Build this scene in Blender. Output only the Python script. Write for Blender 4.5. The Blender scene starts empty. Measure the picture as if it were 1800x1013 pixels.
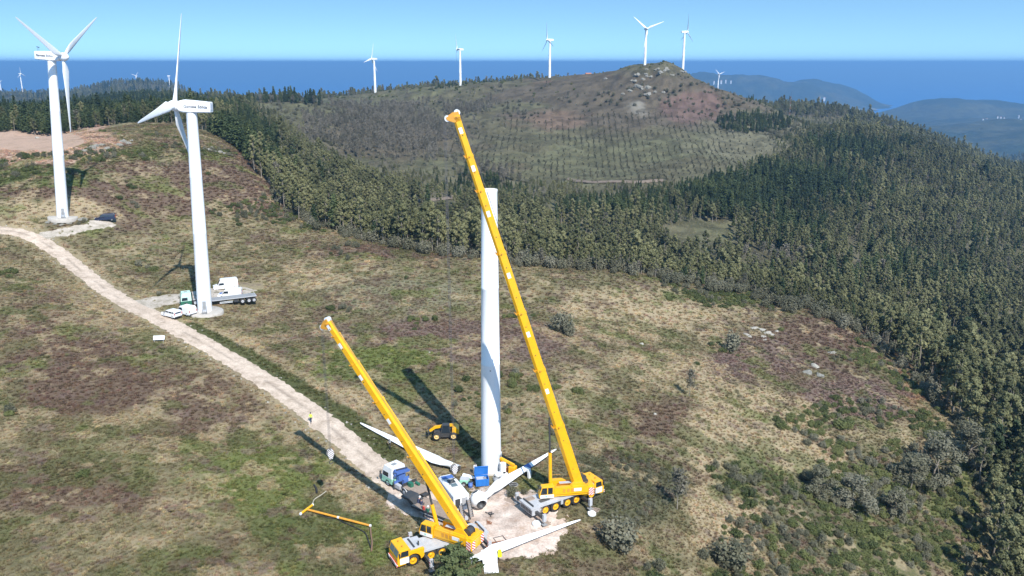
import bpy, math, random
import numpy as np
from mathutils import Vector, Matrix

R = math.radians
SC = bpy.context.scene
COL = SC.collection

# ------------------------------------------------------------------ camera
HC = 55.6                      # camera height over the foot of the dismantled tower
PITCH = R(15.28)
FPX = 1450.0                   # focal length in pixels of the 1800 px wide photograph
cam_d = bpy.data.cameras.new('camera')
cam = bpy.data.objects.new('camera', cam_d)
COL.objects.link(cam)
cam.location = (0, 0, HC)
cam.rotation_euler = (R(90) - PITCH, 0, 0)
cam_d.sensor_width = 36.0
cam_d.lens = 36.0 * FPX / 1800.0
cam_d.clip_start = 0.5
cam_d.clip_end = 90000
SC.camera = cam
SC.render.resolution_x = 1024
SC.render.resolution_y = 576

# ------------------------------------------------------------------ sky and sun
SUN_EL = R(46.0)
SUN_DIR = Vector((0.44, -0.90, 0)).normalized() * math.cos(SUN_EL) + Vector((0, 0, math.sin(SUN_EL)))
w = bpy.data.worlds.new('World')
SC.world = w
w.use_nodes = True
nt = w.node_tree
nt.nodes.clear()
out = nt.nodes.new('ShaderNodeOutputWorld')
bg = nt.nodes.new('ShaderNodeBackground')
sky = nt.nodes.new('ShaderNodeTexSky')
sky.sky_type = 'NISHITA'
sky.sun_disc = False
sky.sun_elevation = SUN_EL
sky.sun_rotation = math.atan2(SUN_DIR.x, SUN_DIR.y)
sky.altitude = 300
sky.air_density = 1.15
sky.dust_density = 0.35
sky.ozone_density = 2.2
tc = nt.nodes.new('ShaderNodeTexCoord')
sep = nt.nodes.new('ShaderNodeSeparateXYZ')
mx = nt.nodes.new('ShaderNodeMath'); mx.operation = 'MAXIMUM'; mx.inputs[1].default_value = 0.0
ml_ = nt.nodes.new('ShaderNodeMath'); ml_.operation = 'MULTIPLY_ADD'; ml_.inputs[1].default_value = 3.4; ml_.inputs[2].default_value = 0.215
cmb = nt.nodes.new('ShaderNodeCombineXYZ')
nt.links.new(tc.outputs['Generated'], sep.inputs[0])
nt.links.new(sep.outputs[0], cmb.inputs[0]); nt.links.new(sep.outputs[1], cmb.inputs[1])
nt.links.new(sep.outputs[2], mx.inputs[0]); nt.links.new(mx.outputs[0], ml_.inputs[0]); nt.links.new(ml_.outputs[0], cmb.inputs[2])
nrm = nt.nodes.new('ShaderNodeVectorMath'); nrm.operation = 'NORMALIZE'
nt.links.new(cmb.outputs[0], nrm.inputs[0]); nt.links.new(nrm.outputs[0], sky.inputs[0])
hs = nt.nodes.new('ShaderNodeHueSaturation')
hs.inputs['Hue'].default_value = 0.483
hs.inputs['Saturation'].default_value = 1.08
nt.links.new(sky.outputs[0], hs.inputs['Color'])
nt.links.new(hs.outputs[0], bg.inputs[0])
bg.inputs[1].default_value = 0.15
nt.links.new(bg.outputs[0], out.inputs[0])

sd = bpy.data.lights.new('sun', 'SUN')
sd.energy = 3.9
sd.angle = R(0.5)
sd.color = (1.0, 0.96, 0.90)
sun = bpy.data.objects.new('sun', sd)
sun.rotation_euler = SUN_DIR.to_track_quat('Z', 'Y').to_euler()
sun.location = (30, -60, 120)
COL.objects.link(sun)

SC.view_settings.view_transform = 'Standard'
SC.view_settings.look = 'None'
SC.view_settings.exposure = 0.78
SC.view_settings.gamma = 1.0

# ------------------------------------------------------------------ noise (numpy)
_rs = np.random.RandomState(7)
PERM = _rs.permutation(4096)
GVAL = _rs.rand(4096)

def vnoise(x, y, seed=0):
    xi = np.floor(x).astype(np.int64); yi = np.floor(y).astype(np.int64)
    xf = x - xi; yf = y - yi
    u = xf * xf * xf * (xf * (xf * 6 - 15) + 10); v = yf * yf * yf * (yf * (yf * 6 - 15) + 10)
    def g(a, b):
        return GVAL[(PERM[(a + seed * 131) & 4095] + b * 57 + seed * 17) & 4095 if False else PERM[(PERM[(a + seed * 131) & 4095] + b) & 4095]]
    n00 = g(xi, yi); n10 = g(xi + 1, yi); n01 = g(xi, yi + 1); n11 = g(xi + 1, yi + 1)
    return (n00 * (1 - u) + n10 * u) * (1 - v) + (n01 * (1 - u) + n11 * u) * v

def fbm(x, y, sc, octv=4, seed=0, rough=0.5):
    """0..1 fractal noise, sc = size of the largest feature in metres"""
    s = 0.0; a = 1.0; t = 0.0; f = 1.0 / sc
    for o in range(octv):
        s = s + a * vnoise(x * f + 13.7 * o, y * f - 7.3 * o, seed + o); t += a
        a *= rough; f *= 2.03
    return s / t

def sstep(a, b, x):
    t = np.clip((x - a) / (b - a), 0, 1)
    return t * t * (3 - 2 * t)

# ------------------------------------------------------------------ the lie of the land
SP, CP = math.sin(PITCH), math.cos(PITCH)

def world_at(px, py, Z):
    """point seen in the photo at (px, py) at depth Z metres"""
    u = (px - 900.0) / FPX; v = (py - 506.5) / FPX
    return (u * Z, Z * (CP - v * SP), HC - Z * (SP + v * CP))

def depth_for(py, z):
    v = (py - 506.5) / FPX
    return (HC - z) / (SP + v * CP)

def proj(x, y, z):
    Z = y * CP + (HC - z) * SP
    Zc = np.maximum(Z, 1e-3)
    v = ((HC - z) * CP - y * SP) / Zc
    return 900.0 + FPX * x / Zc, 506.5 + FPX * v, Z

near_pts = """
-300 1100 4;-500 1000 6;863 828 0;700 850 .2;800 940 0;980 890 0;1060 870 -.4;900 1010 -.4;700 1010 .2;450 1010 1;200 1010 2;0 1010 3;0 800 5;200 800 4;400 800 2;550 740 1.5
0 600 9;250 640 6;450 640 4;600 640 3;710 640 2.5;863 640 2;1000 640 .5;1150 640 -3;1300 640 -8;1450 640 -13;1580 640 -18
360 552 7.2;300 552 7.2;210 530 8;111 385 17;0 408 16;185 383 16.5;450 540 6;600 540 4.5;863 540 3;1050 540 0;1200 540 -5;1350 540 -10;1480 565 -15
1100 760 -1.5;1100 900 -1.5;1100 1010 -2.5;1250 760 -5;1250 900 -6;1250 1010 -6.5;1400 760 -11;1400 900 -12;1400 1010 -12;1550 760 -16;1550 900 -18;1550 1010 -18
1690 760 -21;1690 900 -24;1690 1010 -24;1800 900 -30;1800 1010 -30;2050 1000 -36;1800 750 -30;2150 800 -36
900 457 3;760 442 4;600 402 7;500 345 13;440 272 22;370 208 29.5;200 206 30;0 206 30;-200 206 30;100 240 26.5;250 300 24.5;100 330 23.5;250 380 15;400 380 12.5;500 420 8;0 300 25.5;-250 300 23;-250 500 13
1100 470 -1;1300 503 -8;1400 530 -11;1500 560 -15;1600 640 -19;1660 685 -22
700 1300 1;1100 1300 -2;1700 1300 -24;200 1300 3;-200 1300 4;900 2200 0;300 2200 2;1500 2200 -8
"""
far_pts = """
600 270 -6;760 262 -10;900 262 -12;1100 268 -17;1300 275 -26;1500 270 -33;1650 245 -37;1820 225 -42;2100 230 -44
600 340 -10;600 450 -8;600 600 -8;500 550 1;500 380 2;440 480 20;440 380 12;560 700 11.6
760 330 -17;760 400 -14;760 500 -14;760 620 -10;900 360 -20;900 480 -18;900 620 -10;900 720 3
600 800 -2.7;
720 800 -1;1050 790 19;1050 720 3;1050 620 -10;1050 480 -17;1050 370 -22
1165 760 20;1165 690 5.4;1165 600 -8;1165 480 -17;1165 360 -26
1250 700 -1;1165 960 8;1300 960 -34;1000 1000 12;1050 960 16;800 1050 0;1330 700 -12;1250 520 -17;1250 380 -28;1400 780 -12;1400 560 -22;1400 400 -33;1400 300 -34
1540 760 -20;1540 600 -36;1540 430 -46;1660 760 -40;1800 720 -59;1800 560 -60;1660 480 -50;1800 420 -62;1660 330 -46;2100 500 -62;2200 720 -70
1480 1150 -32;1420 1130 -24;1390 1100 -19;1560 1120 -44;1640 1050 -64;1800 950 -92;2200 950 -110;1480 950 -40;1640 900 -70
300 950 1;450 950 -5;100 950 -8;-200 950 -8;0 450 23;150 450 23;300 450 22;0 650 5;150 650 6;300 650 6;450 650 8;-300 450 24;-300 650 8
300 1200 -8;100 1300 -30;-200 1300 -40;0 2300 -60;38 2300 -57;130 2350 -62;-200 2300 -55;242 2700 -70;300 2700 -73;0 1700 -90;300 1800 -90
450 1300 -25;600 1200 -20;700 1200 -10;900 1200 5;1100 1100 10
1261 2070 -40;1261 1500 -60;1165 1400 -30;900 2000 -150;700 2000 -160;500 2200 -160;400 2800 -200
1480 1800 -170;1650 1700 -190;1800 1700 -205;2200 1700 -220;1560 2400 -270;1800 2500 -270;1300 2500 -200;1400 1600 -110;2200 2500 -280
0 3400 -395;300 3600 -395;-300 3400 -395;700 3200 -395;1000 3200 -395;1261 3300 -395;1500 3500 -395;1800 3600 -395;2200 3600 -395
"""
_cp = []
for ln in near_pts.strip().splitlines():
    for t in filter(None, ln.split(';')):
        a, b, c = [float(q) for q in t.split()]
        _cp.append(world_at(a, b, depth_for(b, c))[:2] + (c,))
for ln in far_pts.strip().splitlines():
    for t in filter(None, ln.split(';')):
        a, Z, c = [float(q) for q in t.split()]
        u = (a - 900) / FPX
        c = c + .0134 * Z - .7 if Z < 3000 else c
        y = (Z - (HC - c) * SP) / CP
        _cp.append((u * Z, y, c))
for px_, py_, Z_ in ((659, 168, 950), (809, 154, 900), (900, 149, 895), (965, 140, 885), (1040, 134, 865), (1100, 125, 845), (1133, 123, 836), (1165, 118, 828), (1182, 118, 828), (1203, 126, 828), (1230, 140, 828), (1262, 157, 820), (1310, 173, 812), (1350, 184, 800), (1165, 133, 790), (1120, 140, 790), (1210, 150, 790), (1080, 152, 800)):
    _cp.append(world_at(px_, py_, Z_))
_cp = np.array(_cp)

def _uw(x, y):
    ys = np.maximum(y, 12.0)
    return np.clip(x / np.sqrt(ys * ys + 400), -1.15, 1.15), 0.62 * np.log(np.sqrt(ys * ys + 900))

def _ker(d2):
    return 0.5 * d2 * np.log(d2 + 1e-12)

def _fit():
    u, ww = _uw(_cp[:, 0], _cp[:, 1])
    n = len(u)
    d2 = (u[:, None] - u[None]) ** 2 + (ww[:, None] - ww[None]) ** 2
    K = _ker(d2) + np.eye(n) * 0.0006
    P = np.stack([np.ones(n), u, ww], 1)
    A = np.zeros((n + 3, n + 3)); A[:n, :n] = K; A[:n, n:] = P; A[n:, :n] = P.T
    r = np.hypot(_cp[:, 0], _cp[:, 1]) + 30
    s = np.linalg.solve(A, np.concatenate([_cp[:, 2] / r, np.zeros(3)]))
    return u, ww, s
_U, _W, _S = _fit()

def base_h(x, y):
    x = np.atleast_1d(np.asarray(x, float)); y = np.atleast_1d(np.asarray(y, float))
    res = np.empty(x.size)
    xf = x.ravel(); yf = y.ravel()
    for i in range(0, xf.size, 40000):
        xs = xf[i:i + 40000]; ys = yf[i:i + 40000]
        u, ww = _uw(xs, ys)
        d2 = (u[:, None] - _U[None]) ** 2 + (ww[:, None] - _W[None]) ** 2
        res[i:i + 40000] = (_ker(d2) @ _S[:-3] + _S[-3] + _S[-2] * u + _S[-1] * ww) * (np.hypot(xs, ys) + 30)
    return res.reshape(x.shape)

def seg_dist(x, y, pts):
    d = np.full(np.shape(x), 1e9)
    for (ax, ay), (bx, by) in zip(pts[:-1], pts[1:]):
        vx, vy = bx - ax, by - ay
        L = vx * vx + vy * vy + 1e-9
        t = np.clip(((x - ax) * vx + (y - ay) * vy) / L, 0, 1)
        d = np.minimum(d, np.hypot(x - ax - t * vx, y - ay - t * vy))
    return d

def ray_hit(px, py, hf, z0=20, z1=1500, n=1400):
    Zs = np.geomspace(z0, z1, n)
    u = (px - 900.0) / FPX; v = (py - 506.5) / FPX
    X = u * Zs; Y = Zs * (CP - v * SP); ZZ = HC - Zs * (SP + v * CP)
    below = ZZ < hf(X, Y)
    if not below.any():
        return None
    i = int(np.argmax(below))
    a, b = Zs[max(i - 1, 0)], Zs[i]
    for _ in range(18):
        m = 0.5 * (a + b)
        p = world_at(px, py, m)
        if p[2] < hf(p[0], p[1])[0]: b = m
        else: a = m
    return world_at(px, py, b)

def smooth_line(pts, n=12):
    out_ = []
    P = [pts[0]] + list(pts) + [pts[-1]]
    for i in range(1, len(P) - 2):
        p0, p1, p2, p3 = [np.array(q, float) for q in P[i - 1:i + 3]]
        for k in range(n):
            t = k / n
            out_.append(tuple(0.5 * (2 * p1 + (p2 - p0) * t + (2 * p0 - 5 * p1 + 4 * p2 - p3) * t * t + (3 * p1 - p0 - 3 * p2 + p3) * t ** 3)))
    out_.append(tuple(pts[-1]))
    return out_

def line_from(pix):
    return smooth_line([ray_hit(a, b, base_h)[:2] for a, b in pix], 8)

ROAD = line_from([(800, 915), (735, 880), (675, 833), (600, 768), (545, 724), (470, 672), (400, 628), (330, 588), (270, 556), (205, 522), (150, 482), (105, 446), (55, 416), (0, 404), (-110, 394), (-250, 380)])
SPUR_MID = line_from([(235, 540), (290, 528), (345, 522), (400, 512), (435, 505)])
SPUR_LEFT = line_from([(62, 420), (110, 408), (150, 400), (198, 390)])
PAD = line_from([(800, 925), (850, 920), (900, 910), (940, 905)])
T_NEAR = np.array(ray_hit(863.5, 826, base_h))
T_MID = np.array(ray_hit(360.5, 549, base_h))
T_LEFT = np.array(ray_hit(110.5, 383, base_h))

def flat_mask(x, y):
    m = sstep(2.0, 5.0, seg_dist(x, y, ROAD))
    m = np.minimum(m, sstep(4.0, 8.0, seg_dist(x, y, SPUR_MID)))
    m = np.minimum(m, sstep(2.0, 5.0, seg_dist(x, y, SPUR_LEFT)))
    m = np.minimum(m, sstep(9.0, 15.0, seg_dist(x, y, PAD)))
    for t in (T_NEAR, T_MID, T_LEFT):
        m = np.minimum(m, sstep(4.0, 8.0, np.hypot(x - t[0], y - t[1])))
    return m

def ground_h(x, y):
    x = np.atleast_1d(np.asarray(x, float)); y = np.atleast_1d(np.asarray(y, float))
    h = base_h(x, y)
    r = np.hypot(x, y)
    m = flat_mask(x, y)
    n1 = (fbm(x, y, 26, 3, 3) - 0.5) * 1.6 * sstep(70, 160, r)
    n2 = (fbm(x, y, 3.2, 2, 9) - 0.5) * 0.42
    far = sstep(330, 620, r)
    n3 = (fbm(x, y, 120, 5, 21, 0.55) - 0.5) * 20.0 * far
    n4 = (fbm(x, y, 260, 4, 31, 0.5) - 0.5) * 60.0 * sstep(1200, 2000, r)
    crest = sstep(90, 25, np.hypot(x - 157, y - 795)) * (fbm(x, y, 16, 3, 41, .6) - .45) * 12
    return h + m * (n1 + n2) + n3 + n4 + crest

def hit(px, py, z1=1500):
    return ray_hit(px, py, ground_h, z1=z1)

def gz(x, y):
    return float(ground_h(x, y)[0])

# edge between open heath and the woods, as a depth for each bearing
_EB = np.array([(-900, 345), (0, 345), (370, 345), (440, 288), (500, 256), (600, 236), (760, 222), (900, 217), (1100, 226), (1300, 233), (1400, 229), (1500, 226), (1560, 214), (1600, 203), (1660, 183), (1700, 172), (1735, 152), (1745, 120), (1780, 70), (3000, 60)], float)

def edge_depth(px):
    return np.interp(px, _EB[:, 0], _EB[:, 1])

# ------------------------------------------------------------------ materials
def new_mat(name):
    m = bpy.data.materials.new(name); m.use_nodes = True
    n = m.node_tree.nodes; n.clear()
    o = n.new('ShaderNodeOutputMaterial'); b = n.new('ShaderNodeBsdfPrincipled')
    m.node_tree.links.new(b.outputs[0], o.inputs[0])
    return m, m.node_tree, b

def paint(name, col, rough=0.5, metal=0.0, spec=0.5, dirt=0.12, dscale=1.2, coat=0.0, dcol=None):
    """paint or plastic with faint grime in object space"""
    m, t, b = new_mat(name)
    tcn = t.nodes.new('ShaderNodeTexCoord'); nz = t.nodes.new('ShaderNodeTexNoise')
    nz.inputs['Scale'].default_value = dscale; nz.inputs['Detail'].default_value = 6
    nz.inputs['Roughness'].default_value = 0.65
    t.links.new(tcn.outputs['Object'], nz.inputs['Vector'])
    rp = t.nodes.new('ShaderNodeValToRGB')
    rp.color_ramp.elements[0].position = 0.42; rp.color_ramp.elements[1].position = 0.75
    rp.color_ramp.elements[0].color = (0, 0, 0, 1); rp.color_ramp.elements[1].color = (1, 1, 1, 1)
    t.links.new(nz.outputs[0], rp.inputs[0])
    ml = t.nodes.new('ShaderNodeMath'); ml.operation = 'MULTIPLY'; ml.inputs[1].default_value = dirt
    t.links.new(rp.outputs[0], ml.inputs[0])
    mixn = t.nodes.new('ShaderNodeMix'); mixn.data_type = 'RGBA'
    mixn.inputs['A'].default_value = (*col, 1)
    mixn.inputs['B'].default_value = (*(dcol or (0.13, 0.10, 0.07)), 1)
    t.links.new(ml.outputs[0], mixn.inputs['Factor'])
    t.links.new(mixn.outputs['Result'], b.inputs['Base Color'])
    b.inputs['Roughness'].default_value = rough; b.inputs['Metallic'].default_value = metal
    b.inputs['Specular IOR Level'].default_value = spec
    b.inputs['Coat Weight'].default_value = coat
    return m

M = {}
M['white'] = paint('turbine_white', (0.80, 0.81, 0.82), 0.38, dirt=0.10, dscale=0.6, dcol=(.45, .42, .38))
M['tower'] = paint('tower_white', (0.82, 0.83, 0.84), 0.40, dirt=0.08, dscale=0.25, dcol=(.5, .5, .48))
M['grey_white'] = paint('fibreglass_grey', (0.60, 0.63, 0.68), 0.45, dirt=0.15)
M['yellow'] = paint('crane_yellow', (0.85, 0.43, 0.006), 0.42, dirt=0.30, coat=0.3, dcol=(.35, .18, .03))
M['amber'] = paint('amber_metal', (0.66, 0.30, 0.03), 0.5, dirt=0.3)
M['lemon'] = paint('lemon_yellow', (0.85, 0.78, 0.02), 0.5)
M['black'] = paint('black_rubber', (0.018, 0.018, 0.02), 0.7, dirt=0.35, dcol=(.12, .10, .08))
M['dark'] = paint('dark_steel', (0.055, 0.058, 0.062), 0.5, dirt=0.3, metal=0.2)
M['grey'] = paint('grey_steel', (0.30, 0.31, 0.32), 0.5, dirt=0.35, metal=0.1)
M['pale_grey'] = paint('pale_grey_paint', (0.47, 0.48, 0.50), 0.5, dirt=0.3)
M['plank'] = paint('worn_timber', (0.33, 0.26, 0.21), 0.85, dirt=0.6, dscale=2.5, dcol=(.14, .09, .06))
M['glass'] = paint('dark_glass', (0.02, 0.03, 0.04), 0.06, spec=0.8, dirt=0.0)
M['glass_grey'] = paint('windscreen_glass', (0.14, 0.19, 0.20), 0.08, spec=0.9, dirt=0.05)
M['blue'] = paint('blue_paint', (0.02, 0.17, 0.55), 0.45, dirt=0.2, dcol=(.06, .10, .2))
M['crane_blue'] = paint('loader_blue', (0.07, 0.15, 0.42), 0.45, dirt=0.25)
M['mint'] = paint('mint_green', (0.30, 0.60, 0.46), 0.45, dirt=0.15)
M['green'] = paint('dark_green', (0.02, 0.14, 0.09), 0.45, dirt=0.2)
M['red'] = paint('red_cloth', (0.5, 0.04, 0.03), 0.8, dirt=0.1)
M['navy'] = paint('navy_cloth', (0.03, 0.04, 0.09), 0.85, dirt=0.2)
M['hiviz'] = paint('hi_vis_cloth', (0.62, 0.85, 0.08), 0.8, dirt=0.1)
M['skin'] = paint('skin', (0.48, 0.28, 0.2), 0.6, dirt=0.05)
M['concrete'] = paint('concrete', (0.42, 0.39, 0.35), 0.9, dirt=0.5, dscale=1.5, dcol=(.26, .22, .18))
M['rope'] = paint('pale_rope', (0.42, 0.38, 0.30), 0.9, dirt=0.3)
M['brown_rope'] = paint('brown_strap', (0.22, 0.13, 0.08), 0.9, dirt=0.3)
M['cable'] = paint('steel_cable', (0.10, 0.10, 0.11), 0.5, dirt=0.1)
M['stripe'] = None
M['letter'] = paint('letter_grey', (0.07, 0.075, 0.09), 0.6, dirt=0.0)
M['letter_blue'] = paint('letter_blue', (0.05, 0.09, 0.30), 0.6, dirt=0.0)
M['rust'] = paint('rusty_steel', (0.24, 0.10, 0.05), 0.8, dirt=0.4)
M['carblue'] = paint('dark_blue_car', (0.012, 0.018, 0.045), 0.3, dirt=0.1, coat=0.6)
M['carwhite'] = paint('white_van_paint', (0.78, 0.79, 0.80), 0.32, dirt=0.07, coat=0.4)
M['lamp_red'] = paint('tail_lamp_red', (0.45, 0.02, 0.02), 0.3, dirt=0)
M['lamp_white'] = paint('head_lamp', (0.7, 0.72, 0.72), 0.2, dirt=0)

def striped(name, c1, c2, scale, rot=45):
    m, t, b = new_mat(name)
    tcn = t.nodes.new('ShaderNodeTexCoord'); mp = t.nodes.new('ShaderNodeMapping')
    mp.inputs['Rotation'].default_value = (0, R(rot), 0)
    wv = t.nodes.new('ShaderNodeTexWave'); wv.inputs['Scale'].default_value = scale; wv.bands_direction = 'Z'
    wv.inputs['Distortion'].default_value = 0
    rp = t.nodes.new('ShaderNodeValToRGB'); rp.color_ramp.interpolation = 'CONSTANT'
    rp.color_ramp.elements[0].color = (*c1, 1); rp.color_ramp.elements[1].position = 0.5
    rp.color_ramp.elements[1].color = (*c2, 1)
    t.links.new(tcn.outputs['Object'], mp.inputs[0]); t.links.new(mp.outputs[0], wv.inputs['Vector'])
    t.links.new(wv.outputs['Fac'], rp.inputs[0]); t.links.new(rp.outputs[0], b.inputs['Base Color'])
    b.inputs['Roughness'].default_value = 0.5
    return m
M['stripe'] = striped('warning_stripes', (.78, .76, .74), (.62, .05, .03), 1.3)
M['hook_stripe'] = striped('hook_stripes', (.74, .73, .72), (.20, .17, .17), 1.6)

# ------------------------------------------------------------------ mesh builder
class MB:
    """collects shapes, links them as ONE mesh object"""
    def __init__(self):
        self.v = []; self.f = []; self.m = []; self.s = []; self.X = Matrix.Identity(4)
    def at(self, loc=(0, 0, 0), rz=0, rx=0, ry=0):
        self.X = Matrix.Translation(loc) @ Matrix.Rotation(rz, 4, 'Z') @ Matrix.Rotation(ry, 4, 'Y') @ Matrix.Rotation(rx, 4, 'X')
        return self
    def _add(self, vs, fs, m, smooth=False):
        k = len(self.v)
        self.v += [tuple(self.X @ Vector(p)) for p in vs]
        self.f += [tuple(k + i for i in f) for f in fs]
        self.m += [m] * len(fs); self.s += [smooth] * len(fs)
        return self
    def box(self, c, s, m=0, taper=(1, 1), shear=(0, 0), ch=0.0):
        """centre, size; taper scales the top; ch = chamfer of vertical edges"""
        hx, hy, hz = s[0] / 2, s[1] / 2, s[2] / 2
        if ch > 0:
            ring = [(-hx + ch, -hy), (hx - ch, -hy), (hx, -hy + ch), (hx, hy - ch), (hx - ch, hy), (-hx + ch, hy), (-hx, hy - ch), (-hx, -hy + ch)]
        else:
            ring = [(-hx, -hy), (hx, -hy), (hx, hy), (-hx, hy)]
        n = len(ring)
        vs = [(c[0] + x, c[1] + y, c[2] - hz) for x, y in ring] + \
             [(c[0] + x * taper[0] + shear[0], c[1] + y * taper[1] + shear[1], c[2] + hz) for x, y in ring]
        fs = [tuple(range(n))[::-1], tuple(range(n, 2 * n))] + [(i, (i + 1) % n, n + (i + 1) % n, n + i) for i in range(n)]
        return self._add(vs, fs, m)
    def prism(self, prof, a, b, axis='y', m=0, inset=0.0):
        """profile in the plane across axis, pushed from a to b"""
        def P(p, q):
            return (p[0], q, p[1]) if axis == 'y' else ((q, p[0], p[1]) if axis == 'x' else (p[0], p[1], q))
        n = len(prof)
        vs = [P(p, a) for p in prof] + [P(p, b) for p in prof]
        fs = [tuple(range(n)), tuple(range(n, 2 * n))[::-1]] + [((i + 1) % n, i, n + i, n + (i + 1) % n) for i in range(n)]
        return self._add(vs, fs, m)
    def cyl(self, p0, p1, r0, r1=None, n=12, m=0, cap=True, smooth=True):
        r1 = r0 if r1 is None else r1
        p0 = Vector(p0); p1 = Vector(p1); d = (p1 - p0)
        if d.length < 1e-6: return self
        q = d.to_track_quat('Z', 'Y')
        e1 = q @ Vector((1, 0, 0)); e2 = q @ Vector((0, 1, 0))
        vs = []
        for c, r in ((p0, r0), (p1, r1)):
            for i in range(n):
                a = 2 * math.pi * i / n
                vs.append(tuple(c + e1 * (r * math.cos(a)) + e2 * (r * math.sin(a))))
        self._add(vs, [(i, (i + 1) % n, n + (i + 1) % n, n + i) for i in range(n)], m, smooth)
        if cap:
            self._add(vs[:n], [tuple(range(n))[::-1]], m); self._add(vs[n:], [tuple(range(n))], m)
        return self
    def tube(self, pts, r, n=6, m=0):
        for a, b in zip(pts[:-1], pts[1:]): self.cyl(a, b, r, r, n, m)
        return self
    def lathe(self, prof, n=24, m=0, axis='z', cap=True):
        """prof: list of (radius, height)"""
        vs = []
        for r, h in prof:
            for i in range(n):
                a = 2 * math.pi * i / n
                c, s = r * math.cos(a), r * math.sin(a)
                vs.append((c, s, h) if axis == 'z' else ((h, c, s) if axis == 'x' else (s, h, c)))
        fs = []
        for k in range(len(prof) - 1):
            for i in range(n):
                j = (i + 1) % n
                fs.append((k * n + i, k * n + j, (k + 1) * n + j, (k + 1) * n + i))
        self._add(vs, fs, m, True)
        if cap:
            if prof[0][0] > 1e-4: self._add(vs[:n], [tuple(range(n))[::-1]], m)
            if prof[-1][0] > 1e-4: self._add(vs[-n:], [tuple(range(n))], m)
        return self
    def loft(self, rings, m=0, cap=True, smooth=True):
        n = len(rings[0]); vs = [p for r in rings for p in r]
        fs = [(k * n + i, k * n + (i + 1) % n, (k + 1) * n + (i + 1) % n, (k + 1) * n + i) for k in range(len(rings) - 1) for i in range(n)]
        self._add(vs, fs, m, smooth)
        if cap:
            self._add(rings[0], [tuple(range(n))[::-1]], m); self._add(rings[-1], [tuple(range(n))], m)
        return self
    def beam(self, p0, p1, w, h, w1=None, h1=None, m=0, up=(0, 0, 1)):
        """rectangular bar between two points; w across, h along up"""
        w1 = w if w1 is None else w1; h1 = h if h1 is None else h1
        p0 = Vector(p0); p1 = Vector(p1); d = (p1 - p0).normalized()
        sx = d.cross(Vector(up)).normalized(); sy = sx.cross(d).normalized()
        vs = []
        for c, a, b in ((p0, w / 2, h / 2), (p1, w1 / 2, h1 / 2)):
            for i, j in ((-1, -1), (1, -1), (1, 1), (-1, 1)): vs.append(tuple(c + sx * a * i + sy * b * j))
        return self._add(vs, [(0, 1, 2, 3)[::-1], (4, 5, 6, 7), (0, 1, 5, 4), (1, 2, 6, 5), (2, 3, 7, 6), (3, 0, 4, 7)], m)
    def mesh(self, name, mats):
        me = bpy.data.meshes.new(name)
        me.from_pydata(self.v, [], self.f)
        for mm in mats: me.materials.append(mm)
        me.polygons.foreach_set('material_index', self.m)
        me.polygons.foreach_set('use_smooth', self.s)
        me.update()
        bme = __import__('bmesh').new(); bme.from_mesh(me)
        __import__('bmesh').ops.recalc_face_normals(bme, faces=bme.faces[:]); bme.to_mesh(me); bme.free()
        return me
    def build(self, name, mats, parent=None, bevel=0.0, **kw):
        if not isinstance(mats, (list, tuple)): mats = [mats]
        o = bpy.data.objects.new(name, self.mesh(name, mats)); COL.objects.link(o)
        if parent is not None: o.parent = parent
        if bevel:
            b = o.modifiers.new('bevel', 'BEVEL'); b.width = bevel; b.segments = 2; b.limit_method = 'ANGLE'
        for k, val in kw.items(): o[k] = val
        return o

def thing(name, label, cat, loc=(0, 0, 0), rz=0, group=None):
    o = bpy.data.objects.new(name, None); COL.objects.link(o)
    o.empty_display_size = 0.3
    o.location = loc; o.rotation_euler = (0, 0, rz); o['label'] = label; o['category'] = cat
    if group: o['group'] = group
    return o

def tag(o, label=None, cat=None, group=None, kind=None):
    if label: o['label'] = label
    if cat: o['category'] = cat
    if group: o['group'] = group
    if kind: o['kind'] = kind
    return o

def np_mesh(name, verts, quads, mat, smooth=True, attrs=None, tris=False):
    me = bpy.data.meshes.new(name)
    verts = np.asarray(verts, np.float32); quads = np.asarray(quads, np.int32)
    k = quads.shape[1]
    me.vertices.add(len(verts)); me.vertices.foreach_set('co', verts.ravel())
    me.loops.add(quads.size); me.loops.foreach_set('vertex_index', quads.ravel())
    me.polygons.add(len(quads)); me.polygons.foreach_set('loop_start', np.arange(0, quads.size, k, dtype=np.int32))
    me.polygons.foreach_set('loop_total', np.full(len(quads), k, np.int32))
    me.polygons.foreach_set('use_smooth', np.full(len(quads), smooth, bool))
    for an, arr in (attrs or {}).items():
        a = me.attributes.new(an, 'FLOAT_COLOR', 'POINT')
        c = np.ones((len(verts), 4), np.float32); c[:, :3] = arr; a.data.foreach_set('color', c.ravel())
    me.materials.append(mat)
    me.update(calc_edges=True); me.validate()
    o = bpy.data.objects.new(name, me); COL.objects.link(o)
    return o
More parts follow.
